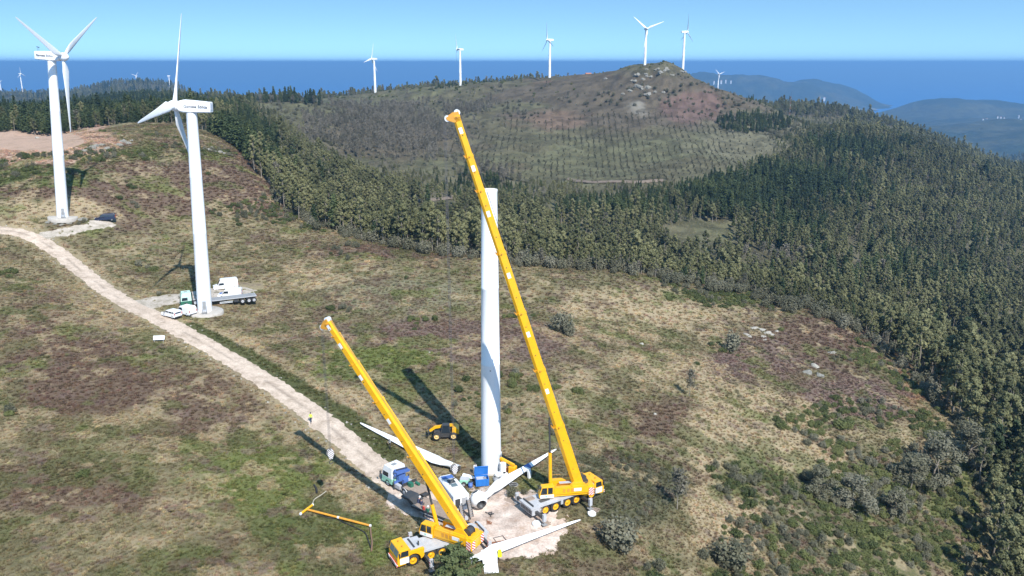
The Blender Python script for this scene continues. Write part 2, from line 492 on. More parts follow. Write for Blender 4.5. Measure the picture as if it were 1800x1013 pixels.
# ------------------------------------------------------------------ ground colours
OLIVE = np.array((0.138, 0.122, 0.066)); STRAW = np.array((0.345, 0.275, 0.175)); GREEN = np.array((0.085, 0.100, 0.034))
BRIGHT = np.array((0.125, 0.145, 0.045)); HEATH = np.array((0.125, 0.085, 0.062)); PURPLE = np.array((0.150, 0.105, 0.090))
SOIL = np.array((0.42, 0.29, 0.22)); RSOIL = np.array((0.215, 0.105, 0.075)); BRACK = np.array((0.23, 0.125, 0.07))
ROCKC = np.array((0.19, 0.18, 0.155)); FLOOR = np.array((0.080, 0.074, 0.045)); MOSS = np.array((0.088, 0.088, 0.050))
GREYG = np.array((0.175, 0.165, 0.105))
ZONES = [  # centre x, y, radius x, y (photo pixels), colour, strength
 (120, 660, 190, 80, HEATH, 1.0), (380, 700, 150, 60, HEATH, .75), (60, 560, 120, 60, HEATH, .6), (90, 850, 150, 60, HEATH, .8), (330, 760, 120, 40, HEATH, .7), (240, 880, 90, 60, HEATH, .5),
 (250, 310, 330, 62, HEATH, 1.3), (480, 340, 120, 40, HEATH, 1.2), (200, 395, 110, 20, HEATH, .7), (700, 440, 260, 22, HEATH, .8), (800, 600, 330, 50, PURPLE, .85),
 (700, 520, 220, 50, GREYG, .7), (420, 430, 160, 50, OLIVE, .6), (540, 480, 170, 40, STRAW, .5),
 (1520, 600, 210, 60, HEATH, 1.1), (1600, 690, 100, 50, BRACK, .6), (1290, 485, 90, 12, BRACK, .9), (1330, 640, 120, 40, PURPLE, 1.0), (1480, 700, 130, 50, PURPLE, 1.0), (1150, 740, 110, 40, HEATH, .9), (1290, 780, 60, 40, HEATH, .6),
 (1330, 740, 120, 70, STRAW, 1.1), (1310, 880, 130, 120, STRAW, 1.0), (1110, 560, 170, 60, STRAW, .75), (1160, 640, 120, 40, STRAW, .8), (1010, 700, 60, 60, STRAW, .8), (1050, 490, 200, 20, OLIVE, .7),
 (600, 700, 120, 40, STRAW, .9), (560, 620, 100, 40, STRAW, .4), (190, 560, 120, 50, STRAW, .5), (20, 400, 200, 40, STRAW, .5), (60, 370, 110, 25, STRAW, .9), (300, 960, 140, 50, STRAW, .45), (620, 850, 60, 60, STRAW, .8), (430, 600, 120, 40, STRAW, .6), (680, 730, 60, 30, STRAW, .7),
 (470, 840, 120, 90, BRIGHT, .9), (640, 640, 150, 34, BRIGHT, 1.1), (560, 940, 200, 60, GREEN, .7), (660, 950, 40, 60, BRIGHT, .9), (250, 820, 90, 40, GREEN, .5), (330, 980, 120, 40, GREEN, .7), (700, 660, 130, 50, GREEN, .6),
 (1330, 520, 150, 14, GREEN, 1.2), (1320, 850, 90, 50, GREEN, .8), (1450, 880, 160, 120, MOSS, .8), (1600, 900, 130, 130, GREEN, .8), (1420, 800, 80, 40, STRAW, .8), (1100, 860, 110, 70, MOSS, 1.2), (1050, 960, 110, 70, GREEN, .6), (1130, 1000, 120, 40, GREEN, .6), (930, 850, 60, 40, BRIGHT, .6), (820, 800, 50, 30, BRIGHT, .5),
 (240, 222, 120, 12, OLIVE, 1.0), (300, 214, 90, 8, HEATH, .8),
 (190, 264, 260, 12, GREEN, .7), (60, 310, 130, 22, GREEN, 1.0), (300, 272, 150, 16, GREEN, .6),
 (60, 222, 100, 13, RSOIL, 2.2), (15, 250, 140, 27, SOIL, 3.4),
]
FGREY = np.array((.110, .104, .068)); FHEATH = np.array((.078, .064, .048)); FPURP = np.array((.105, .068, .060))
FZONES = [  # far hillside
 (1005, 146, 65, 4.5, RSOIL, 1.6), (1060, 138, 45, 5.5, RSOIL, 1.6), (1100, 178, 210, 46, FHEATH, 1.8), (1222, 186, 50, 26, FPURP, 1.5), (1140, 150, 34, 14, ROCKC, .5), (1120, 180, 30, 26, ROCKC, .38), (1180, 148, 26, 14, ROCKC, .4), (700, 240, 200, 60, FHEATH, .7), (960, 215, 90, 22, HEATH, .8), (1150, 145, 50, 14, ROCKC, .35), (870, 190, 110, 12, MOSS, .6),
 (700, 195, 200, 18, MOSS, .6), (1000, 300, 190, 40, MOSS, .7), (880, 300, 90, 20, HEATH, .4), (1330, 250, 120, 40, FGREY, .8), (1250, 330, 100, 30, FGREY, .5), (760, 300, 60, 30, MOSS, .7), (520, 200, 100, 10, MOSS, 1.0), (1560, 300, 200, 60, FLOOR, .6),
]

def ground_col(x, y, z):
    px, py, Z = proj(x, y, z)
    n1 = fbm(x, y, 18, 5, 51, .6); n2 = fbm(x, y, 5, 4, 61, .6); n3 = fbm(x, y, 1.6, 3, 71, .6)
    k = sstep(.35, .68, n1 * .55 + n2 * .45)[:, None]
    c = OLIVE * (1 - k) + (0.62 * STRAW + .38 * OLIVE) * k
    def zones(c, zs, nn):
        for i, (zx, zy, rx, ry, col, s) in enumerate(zs):
            d = ((px - zx) / rx) ** 2 + ((py - zy) / ry) ** 2
            wgt = np.exp(-d) * s
            wgt = sstep(.30, .62, wgt * 1.05 + (nn - .5) * 1.5 * (wgt > .03))[:, None] * min(1.0, .55 + .45 * s)
            c = c * (1 - wgt) + col * wgt
        return c
    nn = n1 * .45 + n2 * .35 + n3 * .2
    c = zones(c, ZONES, nn)
    # small patches of every kind everywhere
    for col, sc_, sd_, th in ((HEATH, 7, 81, .60), (GREEN, 6, 83, .60), (STRAW, 4, 85, .61), (BRIGHT, 9, 87, .66), (PURPLE, 3, 89, .66)):
        q = (sstep(th, th + .07, fbm(x, y, sc_, 4, sd_, .6)) * .6)[:, None]
        q = q * (1 - sstep(.8, 1.6, np.exp(-(((px - 30) / 125) ** 2 + ((py - 245) / 30) ** 2)) * 2.4)[:, None])
        c = c * (1 - q) + col * q
    farw = sstep(0, 30, Z - edge_depth(px))[:, None]
    m1 = fbm(x, y, 60, 5, 91, .6)
    cf = FLOOR + (MOSS - FLOOR) * sstep(.4, .6, m1)[:, None]
    cf = cf * (.6 + .8 * fbm(x, y, 11, 4, 95, .7))[:, None]
    cf = zones(cf, FZONES, m1 * .6 + fbm(x, y, 14, 4, 93, .6) * .4)
    cf = cf * (.72 + .56 * sstep(.35, .65, fbm(x, y, 8, 4, 97, .7)))[:, None]
    c = c * (1 - farw) + cf * farw
    # verges of the track
    rd = seg_dist(x, y, ROAD)
    side = sstep(1.6, 2.6, rd) * (1 - sstep(3.2, 5.5, rd + (n2 - .5) * 3))
    v = (side * .7)[:, None]
    # the dark green strip runs along the far side of the track
    dr = seg_dist(x, y, VERGE)
    c = c * (1 - v) + (STRAW * .8 + OLIVE * .2) * v
    g2_ = ((1 - sstep(2.8, 5.0, dr + (n2 - .5) * 3)) * .6)[:, None]; c = c * (1 - g2_) + STRAW * .95 * g2_
    g = ((1 - sstep(1.5, 2.4, dr + (n2 - .5) * 2.2)) * .95)[:, None]
    c = c * (1 - g) + GREEN * .72 * g
    return c

VERGE = line_from([(330, 572), (400, 605), (470, 643), (545, 692), (600, 730), (660, 780), (690, 800)])

def ground_material(name='heath_ground', attr='Col', inst=False):
    m, t, b = new_mat(name)
    at = t.nodes.new('ShaderNodeAttribute'); at.attribute_name = attr
    geo = t.nodes.new('ShaderNodeNewGeometry')
    def noise(scale, detail=5, rough=.6):
        nz = t.nodes.new('ShaderNodeTexNoise'); nz.inputs['Scale'].default_value = scale
        nz.inputs['Detail'].default_value = detail; nz.inputs['Roughness'].default_value = rough
        t.links.new(geo.outputs['Position'], nz.inputs['Vector']); return nz
    def ramp(src, a, c):
        mr = t.nodes.new('ShaderNodeMapRange'); mr.inputs[1].default_value = a; mr.inputs[2].default_value = c
        t.links.new(src, mr.inputs[0]); return mr.outputs[0]
    def mix(fac, a, bcol, mode='MIX', f=None):
        mn = t.nodes.new('ShaderNodeMix'); mn.data_type = 'RGBA'; mn.blend_type = mode
        if fac is None: mn.inputs['Factor'].default_value = f
        else: t.links.new(fac, mn.inputs['Factor'])
        t.links.new(a, mn.inputs['A'])
        if isinstance(bcol, tuple): mn.inputs['B'].default_value = (*bcol, 1)
        else: t.links.new(bcol, mn.inputs['B'])
        return mn.outputs['Result']
    def mul(a, k):
        q = t.nodes.new('ShaderNodeMath'); q.operation = 'MULTIPLY'; t.links.new(a, q.inputs[0]); q.inputs[1].default_value = k; return q.outputs[0]
    na = noise(1.1); nb = noise(3.6); nc = noise(.16, 6)
    c = mix(mul(ramp(na.outputs[0], .52, .72), .42), at.outputs['Color'], (.33, .27, .15))
    c = mix(mul(ramp(nb.outputs[0], .50, .68), .40), c, (.05, .052, .024))
    c = mix(mul(ramp(nc.outputs[0], .5, .7), .30), c, (.10, .085, .05))
    gr = noise(8, 4); gm = ramp(gr.outputs[0], .3, .7)
    sc_ = t.nodes.new('ShaderNodeMapRange'); sc_.inputs[3].default_value = .72; sc_.inputs[4].default_value = 1.3
    t.links.new(gr.outputs[0], sc_.inputs[0])
    vm = t.nodes.new('ShaderNodeVectorMath'); vm.operation = 'SCALE'
    t.links.new(c, vm.inputs[0]); t.links.new(sc_.outputs[0], vm.inputs['Scale'])
    t.links.new(vm.outputs[0], b.inputs['Base Color'])
    b.inputs['Roughness'].default_value = 0.95; b.inputs['Specular IOR Level'].default_value = 0.15
    bp = t.nodes.new('ShaderNodeBump'); bp.inputs['Strength'].default_value = .9; bp.inputs['Distance'].default_value = .22
    nb2 = noise(2.2, 6, .7); t.links.new(nb2.outputs[0], bp.inputs['Height']); t.links.new(bp.outputs[0], b.inputs['Normal'])
    return m

# ------------------------------------------------------------------ the ground: one sheet
def make_ground():
    nu = 1000
    ul = np.tan(np.linspace(-math.atan(1.05), math.atan(1.05), nu))
    ys = np.concatenate([np.linspace(-40, 58, 30), np.geomspace(60, 330, 560), np.geomspace(332, 1250, 330), np.geomspace(1256, 3700, 90)])
    nv = len(ys)
    span = np.maximum(ys, 60)
    X = (ul[None, :] * (span[:, None] + 12)).ravel(); Y = np.repeat(ys, nu)
    H = np.empty(X.size)
    for i in range(0, X.size, 200000): H[i:i + 200000] = ground_h(X[i:i + 200000], Y[i:i + 200000])
    r = np.hypot(X, Y)
    H += (fbm(X, Y, .9, 2, 111) - .5) * .22 * np.clip(seg_dist(X, Y, ROAD) / 4, 0.1, 1) * (np.hypot(X - PAD[4][0], Y - PAD[4][1]) > 14)
    H += (fbm(X, Y, 9, 3, 113) - .5) * 2.6 * sstep(300, 420, r)
    idx = np.arange(nv * nu).reshape(nv, nu)
    q = np.stack([idx[:-1, :-1], idx[:-1, 1:], idx[1:, 1:], idx[1:, :-1]], -1).reshape(-1, 4)
    C = np.concatenate([ground_col(X[i:i + 200000], Y[i:i + 200000], H[i:i + 200000]) for i in range(0, X.size, 200000)])
    o = np_mesh('ground', np.stack([X, Y, H], 1), q, ground_material(), True, {'Col': C})
    return tag(o, 'heath and woodland ground of grass, heather and bracken', kind='structure')
make_ground()

def gravel_mat(name, c1, c2, c3):
    m, t, b = new_mat(name)
    geo = t.nodes.new('ShaderNodeNewGeometry')
    n1 = t.nodes.new('ShaderNodeTexNoise'); n1.inputs['Scale'].default_value = .45; n1.inputs['Detail'].default_value = 8; n1.inputs['Roughness'].default_value = .7
    n2 = t.nodes.new('ShaderNodeTexNoise'); n2.inputs['Scale'].default_value = 4; n2.inputs['Detail'].default_value = 5
    t.links.new(geo.outputs['Position'], n1.inputs[0]); t.links.new(geo.outputs['Position'], n2.inputs[0])
    at = t.nodes.new('ShaderNodeAttribute'); at.attribute_name = 'Col'
    rp = t.nodes.new('ShaderNodeValToRGB'); e = rp.color_ramp.elements
    e[0].position = .36; e[0].color = (*c3, 1); e[1].position = .62; e[1].color = (*c1, 1)
    k = e.new(.48); k.color = (*c2, 1)
    t.links.new(n1.outputs[0], rp.inputs[0])
    mn = t.nodes.new('ShaderNodeMix'); mn.data_type = 'RGBA'; mn.blend_type = 'MULTIPLY'; mn.inputs['Factor'].default_value = 1
    mr = t.nodes.new('ShaderNodeMapRange'); mr.inputs[1].default_value = .3; mr.inputs[2].default_value = .7; mr.inputs[3].default_value = .78; mr.inputs[4].default_value = 1.12
    t.links.new(n2.outputs[0], mr.inputs[0]); t.links.new(rp.outputs[0], mn.inputs['A']); t.links.new(mr.outputs[0], mn.inputs['B'])
    m2 = t.nodes.new('ShaderNodeMix'); m2.data_type = 'RGBA'; m2.blend_type = 'MULTIPLY'; m2.inputs['Factor'].default_value = 1
    t.links.new(mn.outputs['Result'], m2.inputs['A']); t.links.new(at.outputs['Color'], m2.inputs['B'])
    t.links.new(m2.outputs['Result'], b.inputs['Base Color'])
    b.inputs['Roughness'].default_value = .95; b.inputs['Specular IOR Level'].default_value = .1
    bp = t.nodes.new('ShaderNodeBump'); bp.inputs['Strength'].default_value = .5; bp.inputs['Distance'].default_value = .05
    t.links.new(n2.outputs[0], bp.inputs['Height']); t.links.new(bp.outputs[0], b.inputs['Normal'])
    return m
GRAVEL = gravel_mat('pale_gravel', (.58, .475, .385), (.49, .395, .315), (.36, .285, .22))
GREYGRAVEL = gravel_mat('grey_gravel', (.50, .44, .38), (.40, .35, .29), (.27, .24, .18))

def track(name, label, line, width, mat, seed, lift=.07, rut=True, edge=.5):
    """ribbon laid on the ground, its ragged edges dipping under the grass"""
    P = np.array(line); seg = np.hypot(*(P[1:] - P[:-1]).T); s = np.concatenate([[0], np.cumsum(seg)])
    n = int(s[-1] / .3) + 2; t = np.linspace(0, s[-1], n)
    cx = np.interp(t, s, P[:, 0]); cy = np.interp(t, s, P[:, 1])
    k = np.ones(9) / 9; cx = np.convolve(np.pad(cx, 4, 'edge'), k, 'valid'); cy = np.convolve(np.pad(cy, 4, 'edge'), k, 'valid')
    tx = np.gradient(cx); ty = np.gradient(cy); L = np.hypot(tx, ty); nx, ny = -ty / L, tx / L
    m = 31; a = np.linspace(-1, 1, m)
    W = width / 2 * 1.5
    X = cx[:, None] + nx[:, None] * a[None] * W; Y = cy[:, None] + ny[:, None] * a[None] * W
    xf, yf = X.ravel(), Y.ravel()
    H = ground_h(xf, yf)
    d = np.abs(np.tile(a, n)) * W
    ns = (fbm(xf, yf, 1.3, 4, seed, .7) - .5) * 2
    ends = np.minimum(np.repeat(t, m), np.repeat(s[-1] - t, m))
    e = width / 2 - d + ns * edge * 1.6
    e = np.minimum(e, ends + ns)
    H += np.clip(e * .16, -.22, lift)
    c = np.ones((xf.size, 3))
    if rut:
        mid = np.exp(-(d / (.28 + .1 * ns)) ** 2) * sstep(.42, .6, fbm(xf, yf, 5, 4, seed + 5, .6))
        c *= (1 - .32 * mid)[:, None]
        rt = np.exp(-((d - .85) / .22) ** 2); c *= (1 + .06 * rt)[:, None]
    idx = np.arange(n * m).reshape(n, m)
    q = np.stack([idx[:-1, :-1], idx[:-1, 1:], idx[1:, 1:], idx[1:, :-1]], -1).reshape(-1, 4)
    o = np_mesh(name, np.stack([xf, yf, H], 1), q, mat, True, {'Col': c})
    return tag(o, label, kind='structure')
track('track', 'pale gravel track crossing the heath', ROAD, 4.2, GRAVEL, 201, edge=.28)
track('path', 'gravel spur leading to the standing turbine', SPUR_MID, 8.0, GREYGRAVEL, 211, lift=.055, rut=False, edge=.7)
track('path', 'gravel spur ending at the dark blue van', SPUR_LEFT, 4.2, GREYGRAVEL, 221, lift=.055, rut=False, edge=.4)

def work_pad():
    cx, cy = np.array(ray_hit(880, 918, base_h)[:2])
    n = 130; g = np.linspace(-15, 15, n); X, Y = np.meshgrid(cx + g, cy + g); xf, yf = X.ravel(), Y.ravel()
    H = ground_h(xf, yf)
    d = np.hypot((xf - cx) / 8.6, (yf - cy) / 8.2)
    ns = (fbm(xf, yf, 3.5, 5, 231, .6) - .5) * 2
    e = (1 - d) * 7 + ns * 2.6
    d2 = seg_dist(xf, yf, [ray_hit(700, 868, base_h)[:2], ray_hit(850, 925, base_h)[:2], ray_hit(850, 960, base_h)[:2]])
    e = np.maximum(e, 3.0 - d2 + ns * 1.2)
    H += np.clip(e * .12, -.22, .088)
    c = np.ones((xf.size, 3)) * (1 - .25 * sstep(.5, .66, fbm(xf, yf, 2.4, 4, 241, .6)))[:, None]
    idx = np.arange(n * n).reshape(n, n)
    q = np.stack([idx[:-1, :-1], idx[:-1, 1:], idx[1:, 1:], idx[1:, :-1]], -1).reshape(-1, 4)
    o = np_mesh('work_pad', np.stack([xf, yf, H], 1), q, gravel_mat('rubble_gravel', (.68, .57, .49), (.56, .45, .38), (.42, .31, .24)), True, {'Col': c})
    tag(o, 'pale rubble pad between the two cranes', kind='structure')
work_pad()

# faint tracks in the valley
def far_track(pix, width, label):
    pts = [ray_hit(a, b, ground_h)[:2] for a, b in pix]
    P = np.array(smooth_line(pts, 10)); n = len(P)
    tx = np.gradient(P[:, 0]); ty = np.gradient(P[:, 1]); L = np.hypot(tx, ty) + 1e-6; nx, ny = -ty / L, tx / L
    a = np.linspace(-1, 1, 5)
    X = (P[:, 0][:, None] + nx[:, None] * a * width / 2).ravel(); Y = (P[:, 1][:, None] + ny[:, None] * a * width / 2).ravel()
    H = ground_h(X, Y) + 1.3 + np.tile(-.9 * np.abs(a) ** 2, n)
    idx = np.arange(n * 5).reshape(n, 5)
    q = np.stack([idx[:-1, :-1], idx[:-1, 1:], idx[1:, 1:], idx[1:, :-1]], -1).reshape(-1, 4)
    tag(np_mesh('track', np.stack([X, Y, H], 1), q, GRAVEL, True, {'Col': np.ones((X.size, 3)) * .36}), label, kind='structure')
far_track([(722, 356), (745, 354), (775, 352), (800, 347), (828, 342)], 5, 'pale forest track behind the dismantled tower')
far_track([(1000, 316), (1040, 322), (1080, 321), (1120, 322), (1165, 319)], 4, 'pale forest track below the planted rows')
far_track([(405, 199), (430, 196), (462, 192)], 6, 'pale track along the edge of the pine wood')

# ------------------------------------------------------------------ sea
def make_sea():
    m, t, b = new_mat('sea_water')
    b.inputs['Base Color'].default_value = (.004, .050, .19, 1); b.inputs['Roughness'].default_value = .35
    b.inputs['Specular IOR Level'].default_value = .25
    geo = t.nodes.new('ShaderNodeNewGeometry'); mp = t.nodes.new('ShaderNodeMapping'); mp.inputs['Scale'].default_value = (.0003, .0012, 1)
    nz = t.nodes.new('ShaderNodeTexNoise'); nz.inputs['Scale'].default_value = 1; nz.inputs['Detail'].default_value = 8
    t.links.new(geo.outputs['Position'], mp.inputs[0]); t.links.new(mp.outputs[0], nz.inputs['Vector'])
    mn = t.nodes.new('ShaderNodeMix'); mn.data_type = 'RGBA'; mn.inputs['A'].default_value = (.003, .10, .33, 1); mn.inputs['B'].default_value = (.006, .145, .42, 1)
    t.links.new(nz.outputs[0], mn.inputs['Factor']); t.links.new(mn.outputs['Result'], b.inputs['Base Color'])
    vs = [(0, 0, -380.0)]; fs = []
    n = 360
    rr = [3000, 10000, 28000, 60000]
    for r in rr:
        for i in range(n):
            a = 2 * math.pi * i / n; vs.append((r * math.cos(a), r * math.sin(a), -380.0))
    for i in range(n): fs.append((0, 1 + i, 1 + (i + 1) % n))
    for k in range(3):
        for i in range(n):
            j = (i + 1) % n; fs.append((1 + k * n + i, 1 + (k + 1) * n + i, 1 + (k + 1) * n + j, 1 + k * n + j))
    me = bpy.data.meshes.new('sea'); me.from_pydata(vs, [], fs); me.materials.append(m)
    o = bpy.data.objects.new('sea', me); COL.objects.link(o); tag(o, 'deep blue sea reaching to the horizon', kind='structure')
make_sea()

# ------------------------------------------------------------------ far coast
def coast(name, label, hills, x0, x1, y0, y1, nx=260, ny=150, seed=5):
    X, Y = np.meshgrid(np.linspace(x0, x1, nx), np.linspace(y0, y1, ny)); X = X.ravel(); Y = Y.ravel()
    H = np.full(X.size, -60.0)
    wx = X + (fbm(X, Y, 900, 4, seed) - .5) * 500; wy = Y + (fbm(X, Y, 900, 4, seed + 9) - .5) * 500
    acc = np.zeros(X.size)
    for hx, hy, rx, ry, h in hills:
        acc = np.maximum(acc, h * np.exp(-(((wx - hx) / rx) ** 2 + ((wy - hy) / ry) ** 2) ** .9)) + .12 * np.minimum(acc, h * np.exp(-(((wx - hx) / rx) ** 2 + ((wy - hy) / ry) ** 2)))
    Hh = -380 - 30 + acc * (1 + (fbm(X, Y, 500, 5, seed + 3, .5) - .5) * .45)
    idx = np.arange(nx * ny).reshape(ny, nx)
    q = np.stack([idx[:-1, :-1], idx[:-1, 1:], idx[1:, 1:], idx[1:, :-1]], -1).reshape(-1, 4)
    n1 = fbm(X, Y, 260, 5, seed + 20, .65); n2 = fbm(X, Y, 90, 4, seed + 30, .6)
    C = np.array((.028, .038, .02)) + (np.array((.06, .062, .03)) - np.array((.028, .038, .02))) * sstep(.4, .62, n1)[:, None]
    C = C + (np.array((.22, .19, .13)) - C) * (sstep(.66, .72, n2) * .7 * sstep(90, 30, acc))[:, None]
    # bare shore rocks
    sh = (sstep(18, 4, np.abs(Hh + 374)) * sstep(.42, .6, n1) * .5)[:, None]
    C = C + (np.array((.42, .38, .32)) - C) * sh
    m = LANDMAT
    o = np_mesh(name, np.stack([X, Y, Hh], 1), q, m, True, {'Col': C})
    return tag(o, label, kind='structure')
def land_mat():
    m, t, b = new_mat('far_woodland')
    at = t.nodes.new('ShaderNodeAttribute'); at.attribute_name = 'Col'
    geo = t.nodes.new('ShaderNodeNewGeometry'); nz = t.nodes.new('ShaderNodeTexNoise'); nz.inputs['Scale'].default_value = .02; nz.inputs['Detail'].default_value = 6; nz.inputs['Roughness'].default_value = .7
    t.links.new(geo.outputs['Position'], nz.inputs['Vector'])
    mr = t.nodes.new('ShaderNodeMapRange'); mr.inputs[1].default_value = .3; mr.inputs[2].default_value = .7; mr.inputs[3].default_value = .5; mr.inputs[4].default_value = 1.5
    t.links.new(nz.outputs[0], mr.inputs[0])
    vm = t.nodes.new('ShaderNodeVectorMath'); vm.operation = 'SCALE'; t.links.new(at.outputs['Color'], vm.inputs[0]); t.links.new(mr.outputs[0], vm.inputs['Scale'])
    t.links.new(vm.outputs[0], b.inputs['Base Color']); b.inputs['Roughness'].default_value = .95; b.inputs['Specular IOR Level'].default_value = .1
    bp = t.nodes.new('ShaderNodeBump'); bp.inputs['Distance'].default_value = 12; bp.inputs['Strength'].default_value = .8
    t.links.new(nz.outputs[0], bp.inputs['Height']); t.links.new(bp.outputs[0], b.inputs['Normal'])
    return m
LANDMAT = land_mat()
def hw(px, Z, top, rx, ry):  # hill by bearing, distance, summit height
    return ((px - 900) / FPX * Z, Z / CP * .985, rx, ry, top + 380 + 30)
coast('headland', 'wooded headland running out to sea, blue with distance', [hw(1225, 8600, -90, 900, 700), hw(1300, 8300, -125, 900, 650), hw(1370, 8100, -170, 600, 600), hw(1425, 8700, -125, 560, 600), hw(1462, 8700, -180, 420, 450), hw(1495, 8650, -320, 260, 300), hw(1330, 6600, -270, 900, 600), hw(1150, 8200, -140, 900, 800)], 700, 4600, 5200, 10200, seed=5)
coast('coastal_hills', 'wooded hills on the near side of the bay, right of the headland', [hw(1665, 6400, -258, 520, 500), hw(1700, 6500, -262, 400, 500), hw(1790, 6500, -262, 620, 600), hw(1900, 6400, -240, 800, 700), hw(1610, 5900, -330, 500, 500), hw(1730, 5300, -315, 900, 700), hw(1850, 4800, -290, 900, 700), hw(1640, 4800, -345, 700, 500), hw(1500, 4400, -365, 800, 500), hw(2050, 5500, -250, 900, 900), hw(1790, 4300, -262, 900, 600), hw(1650, 4100, -300, 700, 450), hw(1930, 3900, -250, 700, 600)], 1100, 6800, 3300, 8200, seed=55)
# ------------------------------------------------------------------ wind turbines
def text_mesh(s, size, depth=.012, mat=None):
    cu = bpy.data.curves.new('lettering', 'FONT'); cu.body = s; cu.size = size; cu.extrude = depth; cu.offset = .012; cu.align_x = 'CENTER'; cu.align_y = 'CENTER'
    o = bpy.data.objects.new('lettering', cu); COL.objects.link(o)
    bpy.context.view_layer.update()
    me = bpy.data.meshes.new_from_object(o.evaluated_get(bpy.context.evaluated_depsgraph_get()))
    bpy.data.objects.remove(o); me.materials.clear(); me.materials.append(mat or M['letter']); return me

def blade_rings(L=18.6, n=14, wide=1.15):
    """root cylinder growing into an aerofoil; blade points up +Z, chord along Y, rotor axis X"""
    st = [(0, .42, 1.0, 0), (.045, .42, 1.0, 0), (.07, .43, .95, 4), (.12, .62, .55, 12), (.19, .86, .30, 14), (.30, .76, .22, 10), (.45, .60, .19, 7), (.62, .45, .17, 4), (.80, .31, .15, 2), (.93, .20, .14, 1), (.985, .12, .14, 0), (1.0, .03, .2, 0)]
    rings = []
    for t, hc, th, tw in st:
        ring = []; hc *= (wide if t > .08 else 1)
        for i in range(n):
            a = 2 * math.pi * i / n
            c = math.cos(a) * hc; s = math.sin(a) * hc * th
            if th < .8:
                s *= (0.62 + .38 * math.cos(a)) + .15
                c = c - hc * .38                     # trailing edge hangs to one side
            tr = R(tw)
            ring.append((s * math.cos(tr) - c * math.sin(tr), s * math.sin(tr) + c * math.cos(tr), t * L))
        rings.append(ring)
    return rings

TM = {}
def turbine_meshes():
    mb = MB().lathe([(1.40, 0), (1.34, 8), (1.26, 16), (1.262, 16.02), (1.262, 16.15), (1.255, 16.17), (1.14, 27), (1.142, 27.02), (1.142, 27.15), (1.13, 27.2), (.98, 38.9), (1.0, 39.0), (1.0, 39.25)], 40)
    TM['tower'] = mb.mesh('tower', [M['tower']])
    TM['foundation'] = MB().lathe([(3.6, -.8), (3.55, .10), (3.3, .22), (0.0, .24)], 40).mesh('foundation', [M['concrete']])
    d = MB().box((0, -1.40, 1.75), (.85, .22, 2.1), 0, ch=.05).box((0, -1.53, 1.7), (.62, .03, 1.7), 1)
    for k in range(5): d.box((0, -1.75 - .22 * k, .55 - .11 * k), (.9, .24, .05), 1)
    for s in (-.45, .45):
        d.cyl((s, -1.6, .7), (s, -2.7, .2), .03, n=6, m=1).cyl((s, -1.6, 1.6), (s, -2.7, 1.1), .03, n=6, m=1).cyl((s, -2.7, 0), (s, -2.7, 1.1), .03, n=6, m=1).cyl((s, -1.6, .5), (s, -1.6, 1.6), .03, n=6, m=1)
    TM['door'] = d.mesh('door', [M['grey_white'], M['grey']])
    # nacelle: x forward to the rotor
    nb = MB()
    def ring(x, hw, zb, zt, c):
        return [(x, -hw + c, zb), (x, hw - c, zb), (x, hw, zb + c), (x, hw, zt - c * 1.3), (x, hw - c * 1.3, zt), (x, -hw + c * 1.3, zt), (x, -hw, zt - c * 1.3), (x, -hw, zb + c)]
    nb.loft([ring(-3.75, .98, .22, 1.95, .10), ring(-3.65, 1.03, .12, 2.05, .16), ring(0, 1.12, .02, 2.30, .20), ring(1.2, 1.12, .02, 2.36, .22), ring(2.0, 1.0, .12, 2.15, .3), ring(2.35, .85, .35, 1.9, .35)], 0, smooth=False)
    nb.box((-3.77, 0, 1.1), (.06, 1.3, 1.1), 1)
    TM['nacelle'] = nb.mesh('nacelle', [M['white'], M['grey_white']])
    TM['lettering'] = text_mesh('Gamesa Eólica', .74)
    an = MB().cyl((-3.3, -.3, 2.0), (-3.3, -.3, 3.1), .03, n=6).cyl((-3.3, .3, 2.0), (-3.3, .3, 2.9), .03, n=6).cyl((-3.3, -.3, 2.9), (-3.3, .3, 2.9), .025, n=6)
    for a in range(3): an.box((-3.3 + .16 * math.cos(a * 2.1), -.3 + .16 * math.sin(a * 2.1), 3.1), (.12, .12, .12), 0)
    an.box((-3.3, .3, 2.98), (.35, .04, .16), 0)
    TM['anemometer'] = an.mesh('anemometer', [M['dark']])
    TM['hub'] = MB().lathe([(.75, -.75), (.98, -.45), (1.02, .1), (.95, .55), (.72, 1.0), (.4, 1.3), (.12, 1.45), (0.01, 1.47)], 24, axis='x').mesh('hub', [M['white']])
    TM['blade'] = MB().loft(blade_rings()).mesh('blade', [M['white']])
turbine_meshes()

def child(mesh, name, parent, loc=(0, 0, 0), rot=(0, 0, 0)):
    o = bpy.data.objects.new(name, mesh); COL.objects.link(o); o.parent = parent; o.location = loc; o.rotation_euler = rot
    return o

